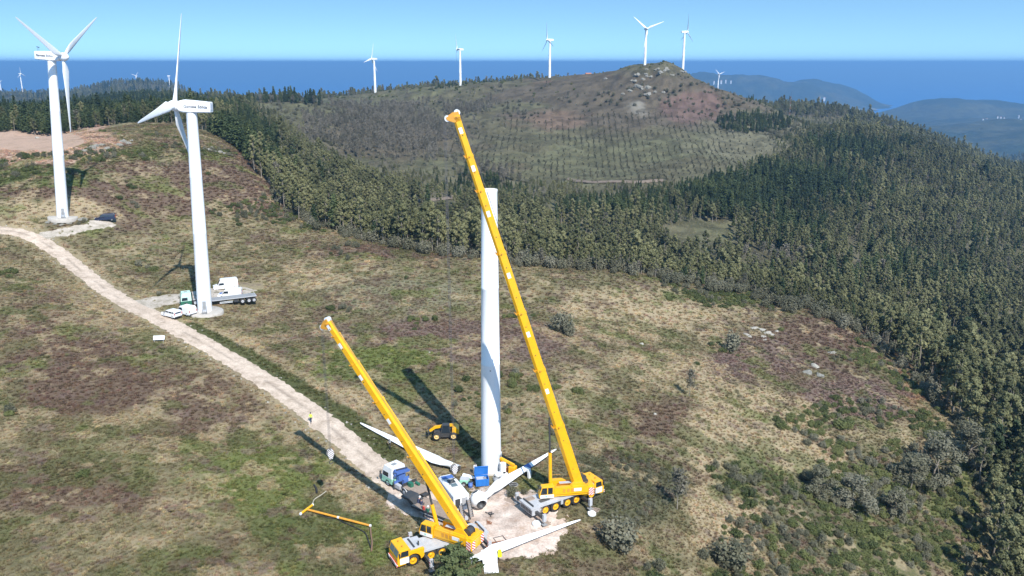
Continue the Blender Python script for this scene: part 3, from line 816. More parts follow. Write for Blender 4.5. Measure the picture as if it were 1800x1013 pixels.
def turbine(loc, axis_deg, rotor_deg, label, group=None, door_deg=20, detail=True, scale=1.0, tilt=(0, 0)):
    t = thing('wind_turbine', label, 'wind turbine', loc, 0, group)
    t.scale = (scale,) * 3; t.rotation_euler = (tilt[0], tilt[1], 0)
    child(TM['tower'], 'tower', t)
    if detail:
        child(TM['foundation'], 'foundation', t); child(TM['door'], 'door', t, rot=(0, 0, R(door_deg)))
    ya = R(axis_deg)
    nac = child(TM['nacelle'], 'nacelle', t, (0, 0, 39.25), (0, 0, ya))
    if detail:
        for s in (-1, 1): child(TM['lettering'], 'lettering', nac, (-1.1, s * 1.125, 1.16), (R(90), 0, 0 if s < 0 else R(180)))
        child(TM['anemometer'], 'anemometer', nac)
    hub = child(TM['hub'], 'hub', t, (3.05 * math.cos(ya), 3.05 * math.sin(ya), 40.45), (0, 0, ya))
    for k in range(3):
        a = R(rotor_deg + 120 * k)
        child(TM['blade'], 'blade', t, (3.05 * math.cos(ya), 3.05 * math.sin(ya), 40.45), (Matrix.Rotation(ya, 4, 'Z') @ Matrix.Rotation(a, 4, 'X')).to_euler())
    return t

def on(p, dz=0.0):
    return (p[0], p[1], gz(p[0], p[1]) + dz)
turbine(on(T_MID, .12), 183, 24, 'tall white turbine beside the green truck, all three blades mounted, foot ringed by parked vans', 'turbines of the wind farm', door_deg=18, scale=1.0, tilt=(0, R(1.9)))
turbine(on(T_LEFT, .12), -5, 63, 'tall white turbine beside the dark blue van, leftmost of the two large ones', 'turbines of the wind farm', door_deg=30, scale=.985, tilt=(0, R(4.2)))
# ------------------------------------------------------------------ vegetation
RS = np.random.RandomState(11)

def leaf_mat(name, c1, c2, c3, rough=.65, inst_attr=None, vary=.35, transl=.30):
    m = bpy.data.materials.new(name); m.use_nodes = True; t = m.node_tree; t.nodes.clear()
    o = t.nodes.new('ShaderNodeOutputMaterial'); b = t.nodes.new('ShaderNodeBsdfPrincipled'); tr = t.nodes.new('ShaderNodeBsdfTranslucent'); ms = t.nodes.new('ShaderNodeMixShader')
    ms.inputs[0].default_value = transl
    t.links.new(b.outputs[0], ms.inputs[1]); t.links.new(tr.outputs[0], ms.inputs[2]); t.links.new(ms.outputs[0], o.inputs[0])
    oi = t.nodes.new('ShaderNodeObjectInfo'); tcn = t.nodes.new('ShaderNodeTexCoord'); nz = t.nodes.new('ShaderNodeTexNoise'); nz.inputs['Scale'].default_value = 1.3; nz.inputs['Detail'].default_value = 3
    t.links.new(tcn.outputs['Object'], nz.inputs['Vector'])
    ad = t.nodes.new('ShaderNodeMath'); ad.operation = 'MULTIPLY_ADD'; ad.inputs[1].default_value = vary * 1.6; ad.inputs[2].default_value = -.5 * vary * 1.6
    t.links.new(oi.outputs['Random'], ad.inputs[0])
    ad2 = t.nodes.new('ShaderNodeMath'); ad2.operation = 'ADD'; t.links.new(ad.outputs[0], ad2.inputs[0]); t.links.new(nz.outputs[0], ad2.inputs[1])
    if not inst_attr:      # stands of paler and darker trees
        geo = t.nodes.new('ShaderNodeNewGeometry'); nb_ = t.nodes.new('ShaderNodeTexNoise'); nb_.inputs['Scale'].default_value = .022; nb_.inputs['Detail'].default_value = 4
        t.links.new(geo.outputs['Position'], nb_.inputs['Vector'])
        m4 = t.nodes.new('ShaderNodeMath'); m4.operation = 'MULTIPLY_ADD'; m4.inputs[1].default_value = 1.5; m4.inputs[2].default_value = -.75
        m5 = t.nodes.new('ShaderNodeMath'); m5.operation = 'ADD'
        t.links.new(nb_.outputs[0], m4.inputs[0]); t.links.new(m4.outputs[0], m5.inputs[0]); t.links.new(ad2.outputs[0], m5.inputs[1]); ad2 = m5
    rp = t.nodes.new('ShaderNodeValToRGB'); e = rp.color_ramp.elements
    e[0].position = .25; e[0].color = (*c1, 1); e[1].position = .8; e[1].color = (*c3, 1); k = e.new(.52); k.color = (*c2, 1)
    t.links.new(ad2.outputs[0], rp.inputs[0]); src = rp.outputs[0]
    if inst_attr:
        at = t.nodes.new('ShaderNodeAttribute'); at.attribute_type = 'INSTANCER'; at.attribute_name = inst_attr
        mn = t.nodes.new('ShaderNodeMix'); mn.data_type = 'RGBA'; mn.blend_type = 'MULTIPLY'; mn.inputs['Factor'].default_value = 1
        t.links.new(at.outputs['Color'], mn.inputs['A']); t.links.new(src, mn.inputs['B']); src = mn.outputs['Result']
    t.links.new(src, b.inputs['Base Color']); t.links.new(src, tr.inputs['Color'])
    b.inputs['Roughness'].default_value = rough; b.inputs['Specular IOR Level'].default_value = .25
    return m
LM = {
 'euc': leaf_mat('eucalyptus_leaves', (.112, .120, .058), (.182, .186, .088), (.268, .262, .130)),
 'pine': leaf_mat('pine_needles', (.042, .064, .030), (.070, .100, .042), (.12, .145, .060), transl=.2),
 'bare': leaf_mat('thin_grey_twigs', (.12, .115, .085), (.17, .155, .12), (.22, .20, .16), transl=.1),
 'gorse': leaf_mat('gorse_green', (.062, .080, .028), (.105, .125, .042), (.155, .168, .06), transl=.2),
 'greybush': leaf_mat('grey_green_scrub', (.128, .128, .082), (.178, .172, .112), (.225, .215, .155)),
 'tuft': leaf_mat('grass_and_heather', (.9, .9, .86), (1.12, 1.08, 1.0), (1.5, 1.4, 1.25), inst_attr='col', transl=.25),
 'row': leaf_mat('young_planting', (.085, .088, .052), (.115, .112, .07), (.15, .14, .10)),
}
BARK = paint('pale_bark', (.26, .23, .19), .9, dirt=.5, dscale=2, dcol=(.12, .10, .08))
BARKD = paint('dark_bark', (.10, .075, .055), .9, dirt=.4, dscale=2)

def leaves(P, N, size, elong=1.5, rs=RS):
    """one small irregular quad per point, facing roughly N"""
    n = len(P)
    N = N + rs.normal(0, .55, (n, 3)); N /= np.linalg.norm(N, axis=1)[:, None] + 1e-9
    A = rs.normal(0, 1, (n, 3)); U = np.cross(N, A); U /= np.linalg.norm(U, axis=1)[:, None] + 1e-9
    V = np.cross(N, U)
    s = (size * rs.uniform(.6, 1.35, n))[:, None]
    j = lambda: rs.uniform(.7, 1.2, (n, 1))
    q = np.stack([P + U * s * elong * j(), P + V * s * j(), P - U * s * elong * j(), P - V * s * j()], 1)
    return q.reshape(-1, 3), np.arange(4 * n).reshape(-1, 4)

def leaf_mesh(name, P, N, size, mat, elong=1.5, rs=RS):
    v, f = leaves(P, N, size, elong, rs)
    me = bpy.data.meshes.new(name)
    me.vertices.add(len(v)); me.vertices.foreach_set('co', v.astype(np.float32).ravel())
    me.loops.add(f.size); me.loops.foreach_set('vertex_index', f.astype(np.int32).ravel())
    me.polygons.add(len(f)); me.polygons.foreach_set('loop_start', np.arange(0, f.size, 4, dtype=np.int32)); me.polygons.foreach_set('loop_total', np.full(len(f), 4, np.int32))
    me.materials.append(mat); me.update(calc_edges=True)
    return me

def blob_points(c, r, n, rs, shell=.55):
    d = rs.normal(0, 1, (n, 3)); d /= np.linalg.norm(d, axis=1)[:, None]
    k = (shell + (1 - shell) * rs.rand(n)) ** .8
    bump = 1 + .25 * np.sin(d[:, 0] * 5 + rs.rand() * 6) * np.cos(d[:, 1] * 4 + rs.rand() * 6)
    return np.array(c) + d * np.array(r) * (k * bump)[:, None], d

def branch_mesh(name, segs, mat, n=6):
    mb = MB()
    for a, b, r0, r1 in segs: mb.cyl(a, b, r0, r1, n, 0, cap=False)
    return mb.mesh(name, [mat])

def make_euc(seed, H=12.5, spread=2.4, nleaf=3000, mat='euc', low=.36, bark=BARK, lsize=.175):
    rs = np.random.RandomState(seed); segs = []
    top = np.array([rs.normal(0, .5), rs.normal(0, .5), H * .86])
    pts = [np.array([0, 0, -.4]), np.array([rs.normal(0, .15), rs.normal(0, .15), H * .3]), np.array([rs.normal(0, .35), rs.normal(0, .35), H * .6]), top]
    rad = [.17, .13, .09, .03]
    for i in range(3): segs.append((pts[i], pts[i + 1], rad[i], rad[i + 1]))
    P = []; N = []
    nb = rs.randint(13, 18)
    for i in range(nb):
        h = low + (1 - low) * (i + .5) / nb
        a = i * 2.4 + rs.rand() * 1.2
        w = spread * (math.sin(min(1, max(0.05, (1.04 - h) / (1 - low))) * math.pi * .62) ** .8) * rs.uniform(.5, 1.0)
        c = np.array([math.cos(a) * w, math.sin(a) * w, h * H])
        r = np.array([1, 1, .85]) * spread * rs.uniform(.24, .50)
        p, d = blob_points(c, r, int(nleaf / nb), rs); P.append(p); N.append(d + np.array([0, 0, .4]))
        k = min(2, int(h * 3)); base = pts[k] * .4 + pts[min(3, k + 1)] * .6; base = base * .9
        segs.append((base, c, .05, .015))
    return branch_mesh('trunk', segs, bark), leaf_mesh('crown', np.concatenate(P), np.concatenate(N), lsize, LM[mat], 1.5, rs)

def make_pine(seed, H=11, spread=2.0, nleaf=2400, lsize=.18, bark=BARKD):
    rs = np.random.RandomState(seed); P = []; N = []; segs = [((0, 0, -.4), (rs.normal(0, .1), rs.normal(0, .1), H * .97), .16, .02)]
    nw = int(H * 1.5); tot = sum(range(1, nw + 1))
    for i in range(nw):
        h = .14 + .86 * i / nw
        w = spread * (1 - h) ** .75 * rs.uniform(.85, 1.15) + .12
        nb = 6
        for b in range(nb):
            a = rs.rand() * 6.28; L = w * rs.uniform(.65, 1.1)
            n = int(nleaf * 1.35 * (nw - i) / tot / nb) + 2
            t = rs.rand(n) ** .6
            p = np.stack([np.cos(a) * L * t, np.sin(a) * L * t, h * H + .22 * L * t + .1], 1) + rs.normal(0, .16, (n, 3)) * np.array([1, 1, .7])
            P.append(p); N.append(np.tile([math.cos(a) * .5, math.sin(a) * .5, .9], (n, 1)))
            if b < 3: segs.append(((0, 0, h * H), (math.cos(a) * L * .9, math.sin(a) * L * .9, h * H + .2 * L), .03, .01))
    return branch_mesh('trunk', segs, bark, 5), leaf_mesh('crown', np.concatenate(P), np.concatenate(N), lsize, LM['pine'], 1.9, rs)

def make_bush(seed, r=1.4, h=1.5, n=1300, mat='gorse', lsize=.095, twigs=True):
    rs = np.random.RandomState(seed); P = []; N = []; segs = []
    for i in range(rs.randint(6, 10)):
        a = rs.rand() * 6.28; w = r * rs.uniform(.05, .62); rr = r * rs.uniform(.35, .6)
        c = np.array([math.cos(a) * w, math.sin(a) * w, h * rs.uniform(.35, .6)])
        p, d = blob_points(c, (rr, rr, h * rs.uniform(.35, .5)), n // 8, rs, .6)
        p[:, 2] = np.abs(p[:, 2]); P.append(p); N.append(d + np.array([0, 0, .3]))
        segs.append(((0, 0, -.2), tuple(c), .05, .012))
    for i in range(14):
        a = rs.rand() * 6.28; k = rs.uniform(.5, 1.05)
        segs.append(((math.cos(a) * r * .3 * k, math.sin(a) * r * .3 * k, h * .4), (math.cos(a) * r * k, math.sin(a) * r * k, h * rs.uniform(.5, 1.05)), .015, .004))
    return branch_mesh('stem', segs, BARK, 4), leaf_mesh('crown', np.concatenate(P), np.concatenate(N), lsize, LM[mat], 1.3, rs)

def make_bare(seed, H=9, spread=1.8, n=420):
    """thin, nearly leafless tree"""
    rs = np.random.RandomState(seed); segs = [((0, 0, -.3), (0, 0, H * .5), .10, .07), ((0, 0, H * .5), (rs.normal(0, .3), rs.normal(0, .3), H * .95), .07, .015)]
    P = []; N = []
    for i in range(18):
        h = rs.uniform(.35, .92); a = rs.rand() * 6.28; L = spread * rs.uniform(.4, 1) * (1.15 - h)
        e = np.array([math.cos(a) * L, math.sin(a) * L, h * H + L * .8]); segs.append(((0, 0, h * H), tuple(e), .03, .008))
        for q in range(2):
            segs.append((tuple(e * .7 + np.array([0, 0, h * H]) * .3), tuple(e + rs.normal(0, .35, 3)), .015, .005))
        p = e + rs.normal(0, .42, (n // 18, 3)); P.append(p); N.append(rs.normal(0, 1, (n // 18, 3)))
    return branch_mesh('trunk', segs, BARK, 4), leaf_mesh('crown', np.concatenate(P), np.concatenate(N), .15, LM['bare'], 2.2, rs)

KINDS = {
 'eucalyptus_tree': [make_euc(s, h, sp) for s, h, sp in ((1, 12.5, 1.7), (2, 14, 1.5), (3, 11, 2.1), (4, 13, 1.6))],
 'pine_tree': [make_pine(s, h, sp) for s, h, sp in ((5, 11, 2.0), (6, 9, 1.9), (7, 12, 1.8))],
 'bare_tree': [make_bare(s, h) for s, h in ((8, 9), (9, 8))],
 'green_bush': [make_bush(s, r, h) for s, r, h in ((10, 1.3, 1.3), (12, 1.6, 1.5), (13, 1.1, 1.5))],
 'grey_bush': [make_bush(s, r, h, 1200, 'greybush', .10) for s, r, h in ((14, 1.6, 2.2), (15, 1.3, 2.4))],
 'young_tree': [make_bush(s, .55, 1.5, 130, 'row', .17) for s in (16, 17)],
}

def place_tree(kind, var, p, rz, s, label, cat, group, name=None):
    t = thing(name or kind, label, cat, (float(p[0]), float(p[1]), float(p[2]) - .05), float(rz), group); t.scale = (float(s),) * 3
    tr, cr = KINDS[kind][var]
    child(tr, 'stem' if 'bush' in kind or kind == 'young_tree' else 'trunk', t); child(cr, 'crown', t)
    return t

def scatter_stuff(name, label, P, rot, sc, idx, srcs, col=None, attr_mat=None):
    """one object holding everything past the countable ones; srcs: list of variants, each a list of objects"""
    me = bpy.data.meshes.new(name); n = len(P)
    me.vertices.add(n); me.vertices.foreach_set('co', np.asarray(P, np.float32).ravel())
    for an, arr, ty in (('rz', rot, 'FLOAT'), ('sc', sc, 'FLOAT'), ('vi', idx, 'INT')):
        a = me.attributes.new(an, ty, 'POINT'); a.data.foreach_set('value', np.asarray(arr, np.int32 if ty == 'INT' else np.float32))
    if col is not None:
        a = me.attributes.new('col', 'FLOAT_COLOR', 'POINT'); c = np.ones((n, 4), np.float32); c[:, :3] = col; a.data.foreach_set('color', c.ravel())
    o = bpy.data.objects.new(name, me); COL.objects.link(o)
    g = bpy.data.node_groups.new(name, 'GeometryNodeTree')
    g.interface.new_socket('Geometry', in_out='INPUT', socket_type='NodeSocketGeometry'); g.interface.new_socket('Geometry', in_out='OUTPUT', socket_type='NodeSocketGeometry')
    N = g.nodes; Lk = g.links; gi = N.new('NodeGroupInput'); go = N.new('NodeGroupOutput')
    jo = N.new('GeometryNodeJoinGeometry')
    for objs in srcs[::-1]:
        j = N.new('GeometryNodeJoinGeometry')
        for ob in objs:
            oi = N.new('GeometryNodeObjectInfo'); oi.transform_space = 'ORIGINAL'; oi.inputs['Object'].default_value = ob; oi.inputs['As Instance'].default_value = False
            Lk.new(oi.outputs['Geometry'], j.inputs[0])
        gt = N.new('GeometryNodeGeometryToInstance'); Lk.new(j.outputs[0], gt.inputs[0]); Lk.new(gt.outputs[0], jo.inputs[0])
    ip = N.new('GeometryNodeInstanceOnPoints'); Lk.new(gi.outputs[0], ip.inputs['Points']); Lk.new(jo.outputs[0], ip.inputs['Instance'])
    ip.inputs['Pick Instance'].default_value = True
    def na(nm, ty):
        q = N.new('GeometryNodeInputNamedAttribute'); q.data_type = ty; q.inputs['Name'].default_value = nm; return q.outputs['Attribute']
    Lk.new(na('vi', 'INT'), ip.inputs['Instance Index']); Lk.new(na('sc', 'FLOAT'), ip.inputs['Scale'])
    cx = N.new('ShaderNodeCombineXYZ'); Lk.new(na('rz', 'FLOAT'), cx.inputs['Z']); Lk.new(cx.outputs[0], ip.inputs['Rotation'])
    Lk.new(ip.outputs[0], go.inputs[0])
    md = o.modifiers.new('scatter', 'NODES'); md.node_group = g
    return tag(o, label, kind='stuff')

# visibility of a point over the lie of the land
_az = np.linspace(-.85, .85, 500); _zz = np.geomspace(60, 3500, 500)
def _vis_table():
    X = _az[:, None] * _zz[None]; Y = np.repeat(_zz[None], len(_az), 0)
    el = (base_h(X, Y) - HC) / _zz[None]
    return np.maximum.accumulate(el, 1)
VIS = _vis_table()
def visible(x, y, z, pad):
    i = np.clip(np.searchsorted(_az, x / np.maximum(y, 1)), 0, len(_az) - 1); j = np.clip(np.searchsorted(_zz, y) - 3, 0, len(_zz) - 1)
    return (z + pad - HC) / y > VIS[i, j] - .0006

def cells(step, z0, z1, seed, jit=.85):
    rs = np.random.RandomState(seed)
    ym = z1 * 1.02; xm = ym * .95
    X, Y = np.meshgrid(np.arange(-xm, xm, step), np.arange(z0 * .9, ym, step))
    X = X.ravel() + (rs.rand(X.size) - .5) * step * jit; Y = Y.ravel() + (rs.rand(Y.size) - .5) * step * jit
    Zr = Y * .965 + 15
    k = (np.abs(X) < Zr * .92) & (Zr > z0 - 5) & (Zr < z1 + 5); X = X[k]; Y = Y[k]
    H = ground_h(X, Y)
    px, py, Z = proj(X, Y, H)
    k = (px > -320) & (px < 2120) & (Z > z0) & (Z <= z1) & (py < 1250)
    return X[k], Y[k], H[k], px[k], py[k], Z[k], rs

def gs(px, py, cx, cy, rx, ry):
    return np.exp(-((px - cx) / rx) ** 2 - ((py - cy) / ry) ** 2)

PT = []    # (kind index, x, y, z, rot, scale, var)
KN = list(KINDS)
def add_pts(kind, x, y, h, sc, rs):
    n = len(x)
    if n: PT.append(np.stack([np.full(n, KN.index(kind)), x, y, h, rs.rand(n) * 6.28, sc, rs.randint(0, len(KINDS[kind]), n)], 1))

def woods():
    for step, z0, z1, seed, big in ((2.9, 60, 300, 301, .92), (3.2, 300, 480, 305, .86), (4.0, 480, 800, 302, .86), (5.6, 800, 1300, 303, 1.0), (12, 1300, 2600, 304, 1.7)):
        x, y, h, px, py, Z, rs = cells(step, z0, z1, seed)
        e = edge_depth(px) + (fbm(x, y, 25, 3, 401) - .5) * 16
        inw = Z > e + 2
        n1 = fbm(x, y, 40, 4, 403, .6); n2 = fbm(x, y, 12, 3, 405, .6); r = rs.rand(len(x))
        # open hillside of the far peak, upper slopes stay bare
        openz = np.zeros(len(x), bool)
        top = np.interp(px, [380, 450, 520, 600, 680, 760, 850, 950, 1120, 1200, 1280, 1350, 1420, 1480, 1540, 1950], [-99, 185, 225, 262, 300, 312, 322, 335, 325, 310, 275, 250, 215, 190, -99, -99])
        openz |= (py < top + (n1 - .5) * 60) & (Z < 1080)
        grid = gs(px, py, 1090, 262, 270, 66) > .36
        grid |= gs(px, py, 1230, 420, 70, 30) > .4
        light = gs(px, py, 640, 420, 190, 110)
        dens = np.ones(len(x))
        bare = np.maximum.reduce([gs(px, py, 700, 225, 190, 55), gs(px, py, 620, 250, 120, 50), .9 * gs(px, py, 800, 190, 90, 22), gs(px, py, 1230, 415, 70, 35), .8 * gs(px, py, 1350, 470, 90, 25)])
        pine = np.maximum.reduce([1.1 * gs(px, py, 90, 190, 420, 50), 1.2 * gs(px, py, 430, 250, 70, 50), gs(px, py, 500, 300, 50, 30) * .8, 1.1 * gs(px, py, 840, 330, 120, 24), 1.0 * gs(px, py, 1080, 372, 130, 30), 1.3 * gs(px, py, 1330, 225, 80, 22), 1.3 * gs(px, py, 1340, 340, 190, 45), 1.0 * gs(px, py, 1500, 270, 120, 26), .8 * gs(px, py, 1400, 400, 90, 40), .7 * gs(px, py, 1740, 850, 60, 40), .5 * gs(px, py, 1600, 480, 250, 60)])
        euc = .42 + .5 * light
        kindsel = np.where(bare * 1.1 + (n1 - .5) > .62, 2, np.where(pine + (n1 - .5) * .9 + (r - .5) * .6 > euc + .10, 1, 0))
        kindsel = np.where((kindsel == 0) & (rs.rand(len(x)) < .10), 2, kindsel)
        kindsel = np.where((kindsel == 0) & (rs.rand(len(x)) < .07), 1, kindsel)
        kindsel = np.where((Z > 1300), np.where(n1 > .52, 1, 0), kindsel)
        mid = (kindsel == 2)
        dens = np.where(mid, .42, .96)
        # clearings in the valley
        clear = (gs(px, py, 960, 300, 130, 18) > .55) | (gs(px, py, 775, 366, 60, 17) > .4) | (gs(px, py, 1500, 455, 14, 40) > .5) | (gs(px, py, 1290, 408, 30, 8) > .5) | (gs(px, py, 1080, 322, 90, 6) > .5) | (gs(px, py, 700, 290, 90, 24) > .6) | (gs(px, py, 1770, 575, 50, 14) > .5)
        dens = np.where(clear, .12, dens)
        dens = dens * np.where(px < 450, 1, sstep(.30, .42, n2 + .1 * (kindsel == 1)))
        roadside = seg_dist(x, y, [world_at(405, 199, 500)[:2], world_at(470, 190, 560)[:2]]) < 7
        keep = inw & ~openz & ~grid & (rs.rand(len(x)) < dens) & visible(x, y, h, 15) & ~roadside
        sc = rs.uniform(.55, 1.22, len(x)) * (.8 + .4 * n1) * big
        sc = np.where(rs.rand(len(x)) < .05, sc * 1.4, sc)
        # young or low trees where the wood thins out toward the open slopes
        low = sstep(60, 10, py - top) * (Z < 1080) * (px > 450) * (px < 1480)
        sc = sc * (1 - .55 * low)
        sc = np.where((px > 900) & (px < 1560) & (Z < e + 22), sc * .62, sc)
        sc = np.where((px < 450) & (Z > 340), sc * .74, sc); sc = np.where((px >= 450) & (Z < 480), sc * .88, sc)
        sc = np.where((px > 1600) & (Z < 300), sc * 1.15, sc)
        for ki, nm in ((0, 'eucalyptus_tree'), (1, 'pine_tree'), (2, 'bare_tree')):
            k = keep & (kindsel == ki); add_pts(nm, x[k], y[k], h[k], sc[k], rs)
        # thin scrub on the open hillside
        if z0 >= 300 and z1 <= 1300:
            k = inw & openz & (rs.rand(len(x)) < (.10 + .5 * (n2 > .6) * (n1 > .5)) * (px > 450)) & visible(x, y, h, 4) & ~grid & (gs(px, py, 1060, 136, 120, 12) < .3)
            add_pts('grey_bush' if seed != 303 else 'green_bush', x[k], y[k], h[k], rs.uniform(.6, 1.5, k.sum()), rs)
            bz = np.maximum.reduce([gs(px, py, 690, 235, 120, 50), .9 * gs(px, py, 600, 235, 80, 30), .8 * gs(px, py, 820, 195, 60, 16), .7 * gs(px, py, 870, 300, 60, 30)])
            k = inw & openz & (rs.rand(len(x)) < .04 + .8 * sstep(.35, .6, bz + (n1 - .5) * .9)) & (px > 450) & (px < 1000) & visible(x, y, h, 6) & ~grid; add_pts('bare_tree', x[k], y[k], h[k], rs.uniform(.6, 1.05, k.sum()), rs)
            k = inw & openz & (rs.rand(len(x)) < .55 * sstep(.45, .6, n2 + .1)) & (px > 1160) & (px < 1560) & (py > 215) & visible(x, y, h, 4) & ~grid; add_pts('grey_bush', x[k], y[k], h[k], rs.uniform(.8, 1.6, k.sum()), rs)
            k = inw & openz & (gs(px, py, 1325, 220, 70, 17) > .4) & (rs.rand(len(x)) < .8) & visible(x, y, h, 6); add_pts('pine_tree', x[k], y[k], h[k], rs.uniform(.45, .8, k.sum()), rs)
            k = inw & openz & (gs(px, py, 780, 325, 120, 20) + .9 * gs(px, py, 1080, 345, 130, 16) > .5) & (rs.rand(len(x)) < .5) & visible(x, y, h, 6); add_pts('pine_tree', x[k], y[k], h[k], rs.uniform(.45, .85, k.sum()), rs)
    # understorey shrubs at the edge of the wood
    x, y, h, px, py, Z, rs = cells(2.6, 100, 290, 311)
    e = edge_depth(px)
    k = (Z > e - 3) & (Z < e + 10) & (px > 480) & (rs.rand(len(x)) < .6) & visible(x, y, h, 4)
    add_pts('grey_bush', x[k], y[k], h[k], rs.uniform(.7, 1.6, k.sum()), rs)
    # a line of trees on the skyline beyond the left wood
    for px0, px1, Zc, n in ((462, 565, 720, 60), (560, 700, 1010, 25), (770, 860, 905, 30), (1310, 1420, 800, 60)):
        pxx = rs.uniform(px0, px1, n); ZZ = Zc + rs.normal(0, 12, n)
        xx = (pxx - 900) / FPX * ZZ; yy = ZZ / CP * .985; hh = ground_h(xx, yy)
        s = rs.uniform(.6, 1.25, n) if px0 < 500 else rs.uniform(.2, .5, n)
        add_pts('pine_tree', xx, yy, hh, s, rs)
    # plantation rows on the far slope
    rs = np.random.RandomState(320); rows = []
    for i in range(76):
        xs = (-.15 + i * .0073)
        for Z in np.arange(470, 780, 2.5):
            X = xs * 620 + (Z - 620) * (.02 + xs * .55); rows.append((X + rs.normal(0, .45), Z + rs.normal(0, .5)))
    rows = np.array(rows); hh = ground_h(rows[:, 0], rows[:, 1]); px, py, Z = proj(rows[:, 0], rows[:, 1], hh)
    g = gs(px, py, 1090, 262, 270, 66) + (fbm(rows[:, 0], rows[:, 1], 40, 3, 421) - .5) * .35
    k = (g > .36) & (rs.rand(len(px)) < .30 + .9 * sstep(.35, .55, fbm(rows[:, 0], rows[:, 1], 22, 3, 425)))
    add_pts('young_tree', rows[k, 0], rows[k, 1], hh[k], rs.uniform(.45, 1.0, k.sum()), rs)
woods()

def heath_bushes():
    x, y, h, px, py, Z, rs = cells(1.45, 60, 345, 331)
    e = edge_depth(px); n1 = fbm(x, y, 9, 4, 433, .6); n2 = fbm(x, y, 3.5, 3, 434)
    g = np.maximum.reduce([1.0 * gs(px, py, 1570, 920, 190, 160), .85 * gs(px, py, 1410, 950, 170, 120), .5 * gs(px, py, 1330, 860, 120, 60), .7 * gs(px, py, 1340, 522, 160, 16), .5 * gs(px, py, 1480, 720, 120, 50), 1.0 * gs(px, py, 1690, 880, 60, 130), .35 * gs(px, py, 1250, 980, 120, 60), .6 * gs(px, py, 30, 310, 130, 25), .62 * gs(px, py, 160, 272, 180, 13), .5 * gs(px, py, 330, 272, 130, 10), .75 * gs(px, py, 500, 375, 90, 28), .6 * gs(px, py, 560, 395, 70, 20), .45 * gs(px, py, 1560, 660, 100, 60)])
    k = (Z < e + 3) & (g * 1.0 + (n1 - .5) * 1.3 > .34) & (rs.rand(len(x)) < .72) & (seg_dist(x, y, ROAD) > 4) & (gs(px, py, 20, 246, 125, 26) < .35)
    a = k & (n2 < .60); b = k & (n2 >= .60)
    add_pts('green_bush', x[a], y[a], h[a], rs.uniform(.25, .85, a.sum()), rs)
    add_pts('grey_bush', x[b], y[b], h[b], rs.uniform(.25, .7, b.sum()), rs)
    # grey olive scrub mat right of the big crane
    k = (gs(px, py, 1110, 850, 95, 75) + (n1 - .5) * .8 > .5) & (rs.rand(len(x)) < .75) & (px > 1075)
    add_pts('grey_bush', x[k], y[k], h[k], rs.uniform(.18, .42, k.sum()), rs)
heath_bushes()

PTS = np.concatenate(PT)
LABELS = {
 'eucalyptus_tree': ('olive green eucalyptus with pale trunk', 'tree', 'eucalyptus trees of the wood', 'eucalyptus wood covering the valley and the right slopes'),
 'pine_tree': ('dark green conical pine', 'tree', 'pines of the wood', 'dark pine wood behind the left mound and in the valley'),
 'bare_tree': ('thin grey nearly leafless tree', 'tree', 'thin bare trees on the slope', 'thin grey trunks on the far slope'),
 'green_bush': ('low dark green gorse bush in a thicket', 'bush', 'gorse bushes on the heath', 'green gorse thicket on the heath'),
 'grey_bush': ('grey green scrubby bush among grass', 'bush', 'grey bushes on the heath', 'grey scrub on the heath and hillside'),
 'young_tree': ('small grey green sapling in the planted rows', 'sapling', 'saplings of the planted rows', 'planted rows of saplings on the far hillside'),
}
def realise():
    rs = np.random.RandomState(77)
    for ki, nm in enumerate(KN):
        A = PTS[PTS[:, 0] == ki]
        px, py, Z = proj(A[:, 1], A[:, 2], A[:, 3])
        vis = visible(A[:, 1], A[:, 2], A[:, 3], 6 * A[:, 5]) & (px > 5) & (px < 1795) & (py < 1040)
        size = A[:, 5] / Z * vis
        order = np.argsort(-size); top = order[:295]; rest = order[295:]
        lab, cat, grp, slab = LABELS[nm]
        protos = {}
        for i in top:
            a = A[i]; v = int(a[6]); X_, Z_ = px[i], Z[i]
            if nm == 'young_tree': where = ', left end' if X_ < 960 else (', middle' if X_ < 1180 else ', right end')
            elif 'bush' in nm: where = ', below the left mound' if X_ < 700 else (', centre of the heath' if X_ < 1150 else (', lower right slope' if py[i] > 700 else ', upper right slope'))
            else: where = ', behind the left mound' if X_ < 420 else (', gully left of the dismantled tower' if X_ < 850 else (', right of the dismantled tower' if X_ < 1200 else (', upper right slope' if X_ < 1560 or py[i] < 560 else ', lower right edge')))
            big_ = 'tall ' if a[5] > 1.0 and nm != 'young_tree' else ''
            t = place_tree(nm, v, a[1:4], a[4], a[5], big_ + lab + where, cat, grp)
            if v not in protos: protos[v] = list(t.children)
        if len(rest):
            B = A[rest]
            vs = sorted(protos); remap = np.array([vs.index(int(q)) if int(q) in vs else 0 for q in B[:, 6]])
            P = B[:, 1:4].copy(); P[:, 2] -= .1
            scatter_stuff({'eucalyptus_tree': 'eucalyptus_wood', 'pine_tree': 'pine_wood', 'bare_tree': 'thin_wood', 'green_bush': 'gorse_thicket', 'grey_bush': 'scrub', 'young_tree': 'sapling_rows'}[nm], slab, P, B[:, 4], B[:, 5], remap, [protos[v] for v in vs])
        print(nm, len(A))
realise()

